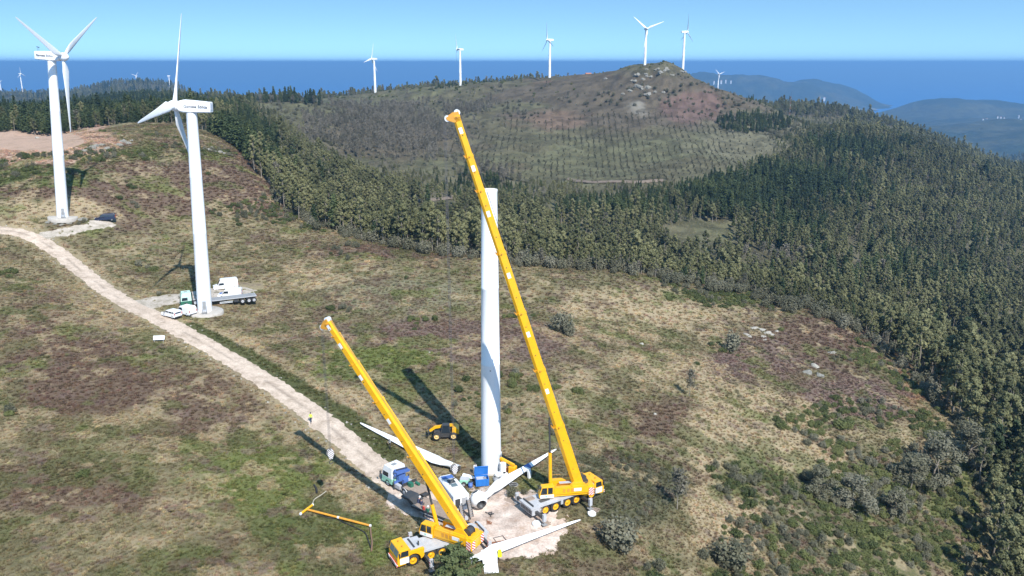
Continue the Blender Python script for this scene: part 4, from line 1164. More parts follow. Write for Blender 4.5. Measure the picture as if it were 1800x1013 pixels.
# lone bushes and trees one can point at
def lone(kind, var, pix, s, label, cat='bush', name=None, sink=0):
    p = hit(*pix); place_tree(kind, var, (p[0], p[1], p[2] - sink), RS.rand() * 6, s, label, cat, None, name)
lone('grey_bush', 0, (985, 583), 1.9, 'round grey leafless bush alone on the grass right of the dismantled tower')
lone('grey_bush', 1, (1001, 590), 1.4, 'smaller grey bush touching the right side of the round leafless bush')
lone('grey_bush', 1, (1285, 617), 1.9, 'round dark grey green bush alone beside the pale rocks and purple heather')
lone('bare_tree', 0, (1212, 698), .62, 'small thin tree with a black shadow on straw coloured grass', 'tree')
lone('bare_tree', 1, (1190, 896), .85, 'spindly grey tree on the slope right of the big crane cab', 'tree')
lone('grey_bush', 0, (1095, 965), 1.9, 'large dark grey green bush below the tip of the lowest blade')
lone('green_bush', 1, (1480, 752), 1.3, 'bright green young tree standing alone in purple heather', 'bush')
lone('grey_bush', 0, (1290, 1000), 1.9, 'dark grey green bush on straw grass at the bottom edge')
for i, (a, b, s, lb) in enumerate([(1640, 842, 1.45, 'biggest grey green rounded tree at the edge of the right slope'), (1600, 855, 1.05, 'grey tree left of the biggest rounded one on the right slope'), (1440, 870, .9, 'grey green tree uppermost of the cluster on the gorse slope'), (1500, 895, 1.05, 'pale grey tree in the middle of the gorse slope'), (1570, 905, .85, 'slim grey green tree with pointed top on the gorse slope'), (1700, 810, 1.3, 'dark tree right behind the biggest rounded one')]):
    p = hit(a, b); t = thing('rounded_tree', lb, 'tree', (p[0], p[1], p[2] - 1.0), i * 1.3); t.scale = (s * .95, s * .95, s * .72)
    tr, cr = GT if i else (GT := make_euc(50, 9.0, 3.3, 6500, 'greybush', .10, BARK, .13)); child(tr, 'trunk', t); child(cr, 'crown', t)
def front_pine():
    p = world_at(800, 1022, 89.5); g = gz(p[0], p[1])
    tr, cr = make_pine(60, 6.4, 4.1, 9000, .10)
    t = thing('pine_tree', 'dark green pine hiding the back of the small crane, nearest to the camera', 'tree', (p[0], p[1], g - .2), 1.0)
    child(tr, 'trunk', t); child(cr, 'crown', t)
front_pine()

# grass and heather tufts
def tufts():
    rs = np.random.RandomState(90)
    def tuft_mesh(n, r, hgt, wdt, lean):
        v = []; f = []
        for i in range(n):
            a = rs.rand() * 6.28; q = r * rs.rand() ** .6; b = rs.rand() * 6.28
            cx, cy = math.cos(a) * q, math.sin(a) * q; hh = hgt * rs.uniform(.6, 1.2); w_ = wdt * rs.uniform(.6, 1.3)
            k = len(v); v += [(cx + math.cos(b) * w_, cy + math.sin(b) * w_, -.04), (cx - math.cos(b) * w_, cy - math.sin(b) * w_, -.04), (cx * (1 + lean) + rs.normal(0, .05), cy * (1 + lean) + rs.normal(0, .05), hh)]
            f.append((k, k + 1, k + 2))
        me = bpy.data.meshes.new('tuft'); me.from_pydata(v, [], f); me.materials.append(LM['tuft']); return me
    meshes = [tuft_mesh(34, .24, .20, .06, .8), tuft_mesh(40, .34, .14, .08, .4), tuft_mesh(26, .17, .30, .05, 1.2)]
    objs = []
    for i, me in enumerate(meshes):
        p = hit(300 + 200 * i, 900 - 30 * i)
        o = bpy.data.objects.new('grass_tuft', me); COL.objects.link(o); o.location = p
        c = bpy.data.objects.new
        tag(o, ['short straw coloured grass tuft left of the track', 'low wide heather tuft in the lower left grass', 'tall thin grass tuft near the yellow spreader beam'][i], 'grass tuft')
        objs.append([o])
    Ps = []
    for step, z0, z1, seed, big in ((.46, 70, 125, 501, .85), (.72, 125, 190, 502, 1.15), (1.15, 190, 350, 503, 1.7)):
        x, y, h, px, py, Z, r2 = cells(step, z0, z1, seed, 1.0)
        d = seg_dist(x, y, ROAD)
        k = (Z < edge_depth(px) + 12) & (d > 2.45 + r2.rand(len(x)) * .5) & (seg_dist(x, y, SPUR_MID) > 3.8) & (seg_dist(x, y, SPUR_LEFT) > 2.2) & (px > -160) & (px < 1960) & (py < 1060)
        for tt in (T_NEAR, T_MID, T_LEFT): k &= np.hypot(x - tt[0], y - tt[1]) > 3.6
        cx, cy = ray_hit(880, 918, base_h)[:2]
        k &= np.hypot((x - cx) / 8.6, (y - cy) / 8.2) > .95
        k &= (gs(px, py, 60, 248, 100, 20) < .45)
        k &= visible(x, y, h, 1.5)
        x, y, h = x[k], y[k], h[k]
        col = ground_col(x, y, h)
        j = r2.uniform(.75, 1.3, (len(x), 1)); hue = r2.normal(0, .06, (len(x), 3)) + 1
        Ps.append((np.stack([x, y, h], 1), col * j * hue, big * r2.uniform(.6, 1.25, len(x))))
    P = np.concatenate([q[0] for q in Ps]); C = np.clip(np.concatenate([q[1] for q in Ps]), 0.01, .6); S = np.concatenate([q[2] for q in Ps])
    print('tufts', len(P))
    scatter_stuff('grass', 'rough grass and heather covering the heath', P, rs.rand(len(P)) * 6.28, S, rs.randint(0, 3, len(P)), objs, C)
tufts()
# ------------------------------------------------------------------ machines on the work site
M['mint_pale'] = paint('pale_mint_paint', (.50, .72, .62), .4, dirt=.12)
def G(px, py, z): return Vector(world_at(px, py, depth_for(py, z)))

def panel(mb, pts, m, off=.012):
    """thin plate set proud of a face, pts counter-clockwise seen from outside"""
    P = [Vector(p) for p in pts]; n = (P[1] - P[0]).cross(P[2] - P[0]).normalized()
    a = [tuple(p + n * off) for p in P]; b = [tuple(p - n * .02) for p in P]; k = len(P)
    mb._add(a + b, [tuple(range(k)), tuple(range(k, 2 * k))[::-1]] + [(i, (i + 1) % k, k + (i + 1) % k, k + i) for i in range(k)], m)

def wheel_meshes(r, w, rim, key):
    t = MB().lathe([(r * .60, -w / 2), (r * .9, -w / 2), (r * .985, -w * .38), (r, -w * .2), (r, w * .2), (r * .985, w * .38), (r * .9, w / 2), (r * .60, w / 2)], 22, axis='y', cap=False)
    for i in range(18):
        a = i * math.pi / 9
        t.at((0, 0, 0), ry=a).box((0, 0, r * 1.0), (r * .09, w * .9, r * .05)); t.X = Matrix.Identity(4)
    q = MB().lathe([(0.01, -w * .36), (r * .2, -w * .42), (r * .24, -w * .26), (r * .5, -w * .2), (r * .62, -w * .50), (r * .62, w * .50), (r * .5, w * .2), (r * .24, w * .26), (r * .2, w * .42), (0.01, w * .36)], 20, 0, axis='y')
    for i in range(8):
        a = i * math.pi / 4; q.box((math.cos(a) * r * .36, 0, math.sin(a) * r * .36), (.05, w * .56, .05), 1)
    TM[key] = (t.mesh('wheel', [M['black']]), q.mesh('rim', [rim, M['dark']]))
wheel_meshes(.74, .42, M['yellow'], 'w_crane'); wheel_meshes(.52, .32, M['pale_grey'], 'w_truck'); wheel_meshes(.34, .22, M['pale_grey'], 'w_car')
wheel_meshes(.62, .42, M['lemon'] if False else paint('cream_rim', (.78, .55, .22), .5), 'w_tele')
def wheel(key, par, x, y, r):
    w_ = child(TM[key][0], 'wheel', par, (x, y, r), (0, RS.rand() * 3, 0)); child(TM[key][1], 'rim', w_)

def yaw_of(a, b): return math.atan2(b[1] - a[1], b[0] - a[0])

def crane_carrier(t, L, wxs, near=-1):
    """carrier of an all-terrain crane; +x is the driver's end"""
    x0, x1 = wxs[0] - 2.0, wxs[-1] + 1.95
    ch = MB().box(((x0 + wxs[3]) / 2 + .3, 0, 1.54), (wxs[3] - x0 + 1.2, 2.75, .22), 0).box(((x0 + x1) / 2, 0, 1.02), (x1 - x0 - 1.2, 1.1, .80), 1)
    ch.box((x0 + .45, 0, 1.0), (1.1, 2.7, .84), 0).box((wxs[2] - .95, 0, 1.14), (.35, 2.72, .6), 0)
    ch.box((x0 + .9, .75, 1.72), (1.2, .7, .14), 2).box((x0 + 2.3, -.5, 1.70), (1.4, .5, .10), 1).box((x0 + .2, 0, 1.75), (.12, 2.3, .24), 1)
    for y in (-1.33, 1.33):
        for k in range(3): ch.box((x0 + 1.22, y * 1.015, .75 + .26 * k), (.5, .10, .05), 2)
        ch.prism([(wxs[0] - .9, 1.46), (wxs[0] - .72, 1.1), (wxs[0] - .9, .8), (wxs[0] - 1.05, .8), (wxs[0] - 1.05, 1.46)], y - .03, y + .03, m=0)
    for k in range(7): ch.box((x0 - .11, -1.05 + .35 * k, 1.0), (.03, .22, .6), 1)
    ch.build('chassis', [M['pale_grey'], M['dark'], M['plank']], t)
    for y in (-.98, .98):
        for x in wxs: wheel('w_crane', t, x, y * 1.08, .74)
    # body with wheel arch, carrying engine cover and cab
    xc = wxs[-1]; arc = [(xc + .92 * math.cos(a), .74 + .92 * math.sin(a)) for a in [math.pi - i * math.pi / 10 for i in range(11)]]
    xa = wxs[3] + .85; xb = x1 - 1.55
    prof = [(xa, 1.0)] + [(xc - .92, .74)] + arc[1:-1] + [(xc + .92, .62), (x1 - .1, .55), (x1, .75), (x1, 1.45), (x1 - .28, 2.42), (xb, 2.5), (xb - .05, 2.12), (xa, 2.05)]
    bd = MB().prism(prof, -1.36, 1.36, m=0)
    bd.build('body', [M['yellow'], M['dark']], t, bevel=.04)
    ec = MB().box(((xa + xb) / 2 - .5, 0, 2.16), ((xb - xa) * .55, 2.2, .12), 0).box((xb - .55, 0, 2.22), (.9, 2.5, .12), 0, shear=(0, 0)).box(((xa + xb) / 2 + .25, .1, 2.26), (.22, 2.0, .16), 1)
    ec.cyl((xa + .5, .8, 2.2), (xa + .5, .8, 2.75), .09, n=10, m=1)
    ec.build('engine_cover', [M['pale_grey'], M['dark']], t)
    gl = MB()
    f = lambda z: x1 - .28 * (z - 1.45) / .97
    panel(gl, [(f(1.6), 1.2, 1.6), (f(2.32), 1.12, 2.32), (f(2.32), .04, 2.32), (f(1.6), .04, 1.6)][::-1], 0)
    panel(gl, [(f(1.6), -1.2, 1.6), (f(1.6), -.04, 1.6), (f(2.32), -.04, 2.32), (f(2.32), -1.12, 2.32)], 0)
    for s in (-1, 1):
        q = [(x1 - 1.35, s * 1.36, 1.62), (x1 - .36, s * 1.36, 1.62), (x1 - .50, s * 1.36, 2.30), (x1 - 1.35, s * 1.36, 2.30)]
        panel(gl, q if s < 0 else q[::-1], 1)
    gl.build('window', [M['glass_grey'], M['glass']], t)
    dr = MB()
    for s in (-1, 1):
        q = [(x1 - 1.4, s * 1.36, .75), (x1 - .30, s * 1.36, .75), (x1 - .30, s * 1.36, 1.5), (x1 - 1.4, s * 1.36, 1.5)]
        panel(dr, q if s < 0 else q[::-1], 0)
        dr.box((x1 - .22, s * 1.52, 2.0), (.1, .22, .5), 1)
    dr.build('door', [M['carwhite'], M['dark']], t)
    bm = MB().box((x1 + .06, 0, .72), (.14, 2.7, .36), 0)
    bm.build('bumper', [M['stripe']], t)
    for s in (-1, 1):
        MB().box((x1 + .145, s * .95, .78), (.03, .3, .18)).build('headlight', [M['lamp_white']], t)
        MB().cyl((x1 - .9, s * .6, 2.48), (x1 - .9, s * .6, 2.66), .10, n=10).build('beacon', [M['amber']], t)
    # outriggers
    for x in (x0 + .5, wxs[3] + .78 if len(wxs) > 4 else wxs[2]):
        for s in (-1, 1):
            o = MB().beam((x, s * .6, .95), (x, s * 3.1, .95), .34, .38, m=0).box((x, s * 3.15, 1.05), (.42, .34, .95), 1)
            for k in range(5): o.box((x + .22, s * 3.15, .70 + .22 * k), (.03, .3, .09), 2)
            ob = o.build('outrigger', [M['dark'], M['pale_grey'], M['stripe']], t)
            MB().cyl((x, s * 3.15, .16), (x, s * 3.15, .9), .09, n=10).lathe([(.36, .10), (.34, .18), (.1, .24)], 14).build('jack', [M['grey']], ob) if False else None
            jk = MB().cyl((x, s * 3.15, .16), (x, s * 3.15, .9), .09, n=10, m=0).box((x, s * 3.15, .14), (.62, .62, .07), 0); jk.build('jack', [M['grey']], ob)

def crane_top(t, center, heading, tip_w, fracs, widths, hook_w, mats=('yellow',), ang0=0, body=1.0, hook_label=None):
    """upper works of the crane in the carrier's frame; tip_w, hook_w in world space"""
    inv = t.matrix_world.inverted()
    sup = bpy.data.objects.new('superstructure', None)
    yl = M['yellow']
    X = Matrix.Translation(center) @ Matrix.Rotation(heading - ang0, 4, 'Z')
    def nb(): b = MB(); b.X = X.copy(); return b
    tt = nb().lathe([(1.15, 0), (1.15, .14), (1.0, .16)], 28, 1).box((-.9, 0, .32), (5.4, 2.3, .34), 0)
    tt.box((-1.2, .98, .95), (4.6, .62, .95), 0).box((-1.2, -.98, .95), (4.6, .62, .95), 0)
    tt.prism([(-3.4, .3), (-1.0, .3), (-1.0, 1.2), (-1.7, 1.95), (-2.5, 1.95), (-3.4, 1.1)], -.62, -.48).prism([(-3.4, .3), (-1.0, .3), (-1.0, 1.2), (-1.7, 1.95), (-2.5, 1.95), (-3.4, 1.1)], .48, .62)
    for k in range(3): tt.box((-.2 - .55 * k, 1.31, 1.0), (.34, .04, .5), 3)
    tt.box((-1.9, 1.305, 1.0), (1.1, .03, .42), 4)
    tt.box((-.6, 0, 1.45), (1.6, .5, .04), 2)
    main = tt.build('superstructure', [yl, M['dark'], M['pale_grey'], M['amber'], M['carwhite']], t)
    # railings and fittings
    rl = nb()
    for y in (1.28, -1.28):
        rl.tube([(-3.3, y, 1.42), (-3.3, y, 1.95), (.9, y, 1.95), (.9, y, 1.42)], .022, 5)
        rl.cyl((-1.2, y, 1.42), (-1.2, y, 1.95), .022, n=5)
    rl.build('railing', [M['amber']], main)
    # counterweight
    cw = nb().box((-3.75, 0, .62), (.85, 2.7, 1.15), 0, ch=.12).box((-3.75, 0, 1.3), (.7, 2.2, .22), 0, ch=.1)
    c_ = cw.build('counterweight', [yl], t)
    for cc_, ss_ in (((-4.19, .95, .62), (.03, .62, 1.05)), ((-4.19, -.95, .62), (.03, .62, 1.05)), ((-3.75, 1.36, .62), (.62, .03, 1.05))): nb().box(cc_, ss_).build('warning_panel', [M['stripe']], c_)
    nb().cyl((-3.0, -.45, 1.6), (-3.0, .45, 1.6), .42, n=18).cyl((-3.0, -.5, 1.6), (-3.0, -.45, 1.6), .55, n=18).cyl((-3.0, .45, 1.6), (-3.0, .5, 1.6), .55, n=18).build('winch', [M['dark']], t)
    # operator's cab
    cb = nb().prism([(1.15, .15), (3.0, .15), (3.15, .55), (2.75, 1.75), (1.15, 1.80)], .55, 1.45)
    cb.build('operator_cab', [yl], t, bevel=.04)
    gl = nb()
    panel(gl, [(1.95, 1.45, .75), (1.35, 1.45, .75), (1.35, 1.45, 1.62), (1.95, 1.45, 1.62)], 0); panel(gl, [(2.95, 1.45, .72), (2.08, 1.45, .72), (2.08, 1.45, 1.62), (2.68, 1.45, 1.62)], 0)
    panel(gl, [(1.35, .55, .75), (2.9, .55, .75), (2.68, .55, 1.62), (1.35, .55, 1.62)], 0)
    panel(gl, [(3.09, .66, .62), (3.09, 1.36, .62), (2.80, 1.36, 1.62), (2.80, .66, 1.62)], 1)
    gl.build('window', [M['glass'], M['glass_grey']], t)
    lp = nb()
    panel(lp, [(2.95, 1.45, .2), (1.2, 1.45, .2), (1.2, 1.45, .65), (2.95, 1.45, .65)], 0); panel(lp, [(2.3, 1.462, .32), (2.05, 1.462, .32), (2.05, 1.462, .55), (2.3, 1.462, .55)], 1)
    lp.build('cab_panel', [M['carwhite'], M['mint']], t)
    # boom
    P0 = X @ Vector((-2.1, 0, 1.55)); P1 = inv @ Vector(tip_w)
    d = (P1 - P0).normalized(); Lb = (P1 - P0).length
    side = d.cross(Vector((0, 0, 1))).normalized(); up = side.cross(d).normalized()
    fr = [0.0] + list(fracs) + [1.0]
    for i in range(len(fr) - 1):
        a = P0 + d * Lb * fr[i]; b = P0 + d * Lb * fr[i + 1]; w_ = widths[i]; h_ = w_ * 1.12
        s = MB(); c = w_ * .2
        def ring(p, k=1.0):
            ww = w_ / 2 * k; hh = h_ / 2 * k
            return [tuple(p + side * x + up * y) for x, y in ((-ww, hh), (ww, hh), (ww, -hh + c * 1.4), (ww - c * 1.4, -hh), (-ww + c * 1.4, -hh), (-ww, -hh + c * 1.4))]
        s.loft([ring(a - d * .6 if i else a), ring(b)], 0, smooth=False)
        s.loft([ring(b - d * .28, 1.07), ring(b, 1.07)], 0, smooth=False)
        s.beam(b - d * .14 - side * w_ * .72, b - d * .14 + side * w_ * .72, .10, .16, m=1, up=up)
        for k in range(3): s.beam(b - d * .2 - up * h_ * .5 + side * (k - 1) * w_ * .35, b + d * .12 - up * h_ * .62 + side * (k - 1) * w_ * .35, .1, .1, m=1, up=up)
        n = max(1, int((b - a).length / 3.5))
        for q in range(n):  # lifting eyes and pins
            cc = a + d * (b - a).length * (q + .5) / n
            for e in (-1, 1): s.cyl(cc + side * e * w_ * .5, cc + side * e * (w_ * .5 + .03), .07, n=8, m=2)
        so = s.build('boom_section', [yl, M['amber'], M['dark']], t)
        lb = MB(); cc = a + d * (b - a).length * .62
        for e in (-1, 1):
            q = [cc + side * e * w_ * .5 + up * v + d * u for u, v in ((-.35, -.2), (.35, -.2), (.35, .2), (-.35, .2))]
            panel(lb, q if (q[1] - q[0]).cross(q[2] - q[0]).dot(side * e) > 0 else q[::-1], 0, .014)
        if i: lb.build('sticker', [M['carwhite']], so)
    # boom head with sheaves
    w_ = widths[-1]; hd = MB(); fwd = Vector((d.x, d.y, 0)).normalized()
    for e in (-1, 1):
        hd._add([tuple(P1 + side * e * w_ * .5 + p) for p in (-d * .7 - up * .4, -d * .7 + up * .42, d * .35 + up * .40, d * .4 - up * .2, d * .1 - up * 1.15, -d * .2 - up * 1.1)] + [tuple(P1 + side * e * (w_ * .5 - .06) + p) for p in (-d * .7 - up * .4, -d * .7 + up * .42, d * .35 + up * .40, d * .4 - up * .2, d * .1 - up * 1.15, -d * .2 - up * 1.1)],
                [(0, 1, 2, 3, 4, 5), (11, 10, 9, 8, 7, 6)] + [(i, (i + 1) % 6, 6 + (i + 1) % 6, 6 + i) for i in range(6)], 0)
    hd.beam(P1 - d * .2 - side * w_ * .6, P1 - d * .2 + side * w_ * .6, .2, .5, m=0, up=up)
    ho = hd.build('boom_head', [M['amber']], t)
    sh = MB()
    for off in (d * .25 + up * .25, -d * .05 - up * 1.0):
        for k in range(-2, 3): sh.cyl(P1 + off + side * (k * .13 - .03), P1 + off + side * (k * .13 + .03), .34, n=16)
    sh.build('sheave', [M['lamp_white']], ho)
    # hoist rope along the boom, falls and hook block
    H = inv @ Vector(hook_w); Q = P1 - d * .05 - up * 1.3
    Q2 = Vector((H.x, H.y, Q.z + .3))
    cab = MB(); wp = P0 + up * .9
    cab.cyl(wp, P1 + up * .62, .03, n=5)
    for k, (ex, ey) in enumerate(((-.14, 0), (.14, 0), (0, -.12), (0, .12))):
        cab.cyl((Q.x + ex, Q.y + ey, Q.z + .2), (H.x + ex, H.y + ey, H.z + .9), .014, n=5)
    cab.build('hoist_cable', [M['cable']], t)
    hb = MB(); hb.X = Matrix.Translation(H)
    for e in (-.2, .2): hb.prism([(-.3, .95), (.3, .95), (.42, .4), (.18, -.25), (-.18, -.25), (-.42, .4)], e - .05, e + .05, m=0)
    hb.cyl((0, -.16, .55), (0, .16, .55), .34, n=16, m=1).cyl((0, 0, -.2), (0, 0, -.6), .07, n=8, m=1)
    pts = [(.0 + .22 * math.sin(a), 0, -.78 + .22 * math.cos(a)) for a in [i * .5 for i in range(10)]]
    hb.tube(pts, .05, 6, 1)
    hb.build('hook_block', [M['hook_stripe'], M['dark']], t)
    # luffing cylinder
    F = X @ Vector((1.35, 0, .55)); K = P0 + d * (Lb * .20 if Lb > 40 else Lb * .24) - up * widths[0] * .6
    mid = F + (K - F) * .52
    MB().cyl(F, mid, .24, n=16).build('lift_cylinder', [yl], t)
    MB().cyl(mid, K, .13, n=12).build('cylinder_rod', [M['dark']], t)

def big_crane():
    A = G(959, 897, .75); B = G(1040, 869.5, .75); yaw = yaw_of(A, B); L = (B - A).length
    f = Vector((math.cos(yaw), math.sin(yaw), 0)); n = Vector((-f.y, f.x, 0))
    C = (A + B) / 2 + n * 1.25; g = gz(C.x, C.y) + .03
    t = thing('mobile_crane', 'largest yellow telescopic crane with five axles, boom rising above the dismantled tower', 'crane', (C.x, C.y, g), yaw)
    bpy.context.view_layer.update()
    wxs = [-L / 2 + L * q for q in (0, .215, .47, .665, 1)]
    crane_carrier(t, L, wxs)
    ctr = Vector(t.matrix_world.inverted() @ (G(985, 866, g + 1.65)));
    ctr = Vector((ctr.x, 0, 1.65))
    hd = R(189)
    world_c = t.matrix_world @ ctr
    piv = world_c + Vector((math.cos(hd), math.sin(hd), 0)) * -2.1
    # tip straight along the heading, at the bearing seen in the photo
    best = None
    for r in np.linspace(8, 22, 281):
        p = piv + Vector((math.cos(hd), math.sin(hd), 0)) * float(r)
        u = (797 - 900) / FPX
        for z in (0,):
            zz = np.linspace(30, 60, 601); X_, Y_, _ = proj(np.full(601, p.x), np.full(601, p.y), zz)
            i = int(np.argmin(np.abs(Y_ - 203))); e = abs(X_[i] - 801)
            if best is None or e < best[0]: best = (e, Vector((p.x, p.y, float(zz[i]))))
    tip = best[1]
    hp = tip + Vector((-.95, -.25, 0)); zz = np.linspace(2, 20, 361); _, Y_, _ = proj(np.full(361, hp.x), np.full(361, hp.y), zz); z = float(zz[int(np.argmin(np.abs(Y_ - 829)))])
    crane_top(t, ctr, hd, tip, (.175, .34, .50, .66, .82, .905), (1.26, 1.14, 1.04, .95, .87, .80, .73), (hp.x, hp.y, z), ang0=yaw)
    print('big crane', L, R and math.degrees(yaw), tip, hp, z)
    return Vector((hp.x, hp.y, z))
HOOK_BIG = big_crane()

def small_crane():
    cabp = G(726, 983, 1.0)
    yaw = R(209); f = Vector((math.cos(yaw), math.sin(yaw), 0))
    S = G(787, 941, 1.9)
    L = 5.6; wxs = [-L / 2 - 1.4, -L / 2 + .2, L / 2 - 1.6, L / 2 - .2]
    C = S + f * 1.0; g = gz(C.x, C.y) + .03
    t = thing('mobile_crane', 'smaller yellow telescopic crane with its driver cab facing the camera, behind the dark pine', 'crane', (C.x, C.y, g), yaw)
    bpy.context.view_layer.update()
    L = 8.4; wxs = [-3.4, -1.8, .3, 1.7, 3.9]
    crane_carrier(t, L, wxs)
    ctr = t.matrix_world.inverted() @ S; ctr = Vector((ctr.x, ctr.y * .3, 1.65))
    wc = t.matrix_world @ ctr
    # tip and hook from the shadow they throw
    tip = None; best = 1e9
    for h in np.linspace(20, 30, 201):
        Z = depth_for(567, h); p = world_at(576, 567, Z)
        sh = Vector(p) - SUN_DIR * ((h - 1.0) / SUN_DIR.z); X_, Y_, _ = proj(sh.x, sh.y, 1.0)
        e = math.hypot(X_ - 516, Y_ - 760)
        if e < best: best = e; tip = Vector(p)
    hd = yaw_of(wc, tip)
    hp = tip + Vector((math.cos(hd), math.sin(hd), 0)) * .9; zz = np.linspace(1, 16, 301); _, Y_, _ = proj(np.full(301, hp.x), np.full(301, hp.y), zz); z = float(zz[int(np.argmin(np.abs(Y_ - 803)))])
    print('small crane', tip, best, math.degrees(hd), z)
    crane_top(t, ctr, hd, tip, (.36, .62, .80, .94), (1.06, .94, .84, .75, .68), (hp.x, hp.y, z), ang0=yaw)
small_crane()

# ------------------------------------------------------------------ dismantled tower
def near_tower():
    t = thing('turbine_tower', 'dismantled turbine tower without nacelle, open at the top, tallest white tube in the middle', 'turbine tower', on(T_NEAR, .1))
    t.scale = (1, 1, 1.02)
    prof = [(1.40, 0), (1.34, 8), (1.28, 15.5), (1.285, 15.52), (1.285, 15.7), (1.27, 15.72), (1.17, 26), (1.175, 26.02), (1.175, 26.2), (1.16, 26.22), (1.04, 38.6), (1.06, 38.7), (1.06, 38.95), (.96, 38.95), (.94, 37.0), (.9, 36.9)]
    MB().lathe(prof, 48, cap=False).build('tower', [M['tower']], t)
    MB().lathe([(.05, 37.6), (.9, 37.6), (.9, 37.65)], 24).box((.2, .1, 38.1), (.7, .3, .9)).cyl((-.4, -.3, 37.6), (-.4, -.3, 39.1), .05).box((-.3, .3, 38.0), (.3, .3, .8)).build('top_platform', [M['dark']], t)
    MB().lathe([(1.75, -.5), (1.72, .04), (1.5, .08)], 32).build('foundation', [M['concrete']], t)
    child(TM['door'], 'door', t, rot=(0, 0, R(62)))
    mb = MB().box((0, -1.285, 15.0), (.1, .12, .16)); mb.build('bracket', [M['dark']], t)
near_tower()

# ------------------------------------------------------------------ blades on the ground
def lay_blade(name, label, root, tip, roll, parts, wide=.95):
    root = Vector(root); tip = Vector(tip); d = tip - root; L = d.length; d.normalize()
    y = d.cross(Vector((0, 0, 1))).normalized(); x = y.cross(d).normalized()
    q = Matrix((x, y, d)).transposed() @ Matrix.Rotation(roll, 3, 'Z')
    t = thing(name, label, 'turbine blade', (root.x, root.y, gz(root.x, root.y)))
    mb = MB(); mb.X = Matrix.Translation(root - t.location) @ q.to_4x4()
    mb.loft(blade_rings(L, wide=wide)); mb.build('blade', [M['white']], t)
    fl = MB(); fl.X = mb.X; fl.lathe([(.47, -.32), (.47, .02), (.44, .05)], 24, 0).lathe([(.30, -.42), (.30, -.32)], 20, 1)
    for i in range(20): fl.cyl((.38 * math.cos(i * .314), .38 * math.sin(i * .314), -.5), (.38 * math.cos(i * .314), .38 * math.sin(i * .314), -.3), .025, n=5, m=1)
    fl.build('root_flange', [M['grey_white'], M['dark']], t)
    return t, mb.X, L
def S(px, py, dz):    # point dz above the ground seen at that place in the photo
    return Vector(ray_hit(px, py, lambda a, b: ground_h(a, b) + dz, n=700))

t1, X1, L1 = lay_blade('detached_blade', 'white blade lying on the grass between the track and the telehandler, root to the right', S(803, 822, .85), S(633, 743, .45), R(-30), 0)
MB().at(tuple(Vector(S(795, 824, .3)) - t1.location)).box((0, 0, 0), (.5, 1.3, .5)).build('cradle', [M['dark']], t1)
bd = MB(); bd.X = X1; bd.lathe([(.445, .55), (.445, .75)], 24).build('band', [paint('cream_band', (.75, .66, .42), .5)], t1)
t2, X2, L2 = lay_blade('detached_blade', 'white blade lying lowest in the photo, its tip pointing right past the crane outrigger', S(829, 984, .95), S(1021, 914, .7), R(36), 0, .72)
pd = MB(); c = (X2 @ Vector((0, 0, L2 * .15)));
pd.X = Matrix.Translation(c) @ Matrix.Rotation(R(8), 4, 'Z')
pd.loft([[(-.95, -.12, .42), (.75, -.12, .55), (.75, .12, .55), (-.95, .12, .42)], [(-.9, -.62, .1), (.85, -.62, .15), (.85, -.30, .15), (-.9, -.30, .1)], [(-.85, -1.0, -.6), (.8, -1.0, -.6), (.8, -.6, -.6), (-.85, -.6, -.6)], [(-.85, -2.6, -.90), (.75, -2.6, -.90), (.8, -2.5, -.95), (-.85, -2.5, -.95)]], 0, smooth=False)
pd.build('padded_cover', [M['white']], t2)
mb = MB(); mb.X = Matrix.Translation(c) @ Matrix.Rotation(R(10), 4, 'Z'); mb.box((1.15, -.35, .1), (.5, .5, .75), 0, ch=.1, taper=(.8, .8)); mb.build('strap', [M['lemon']], t2)

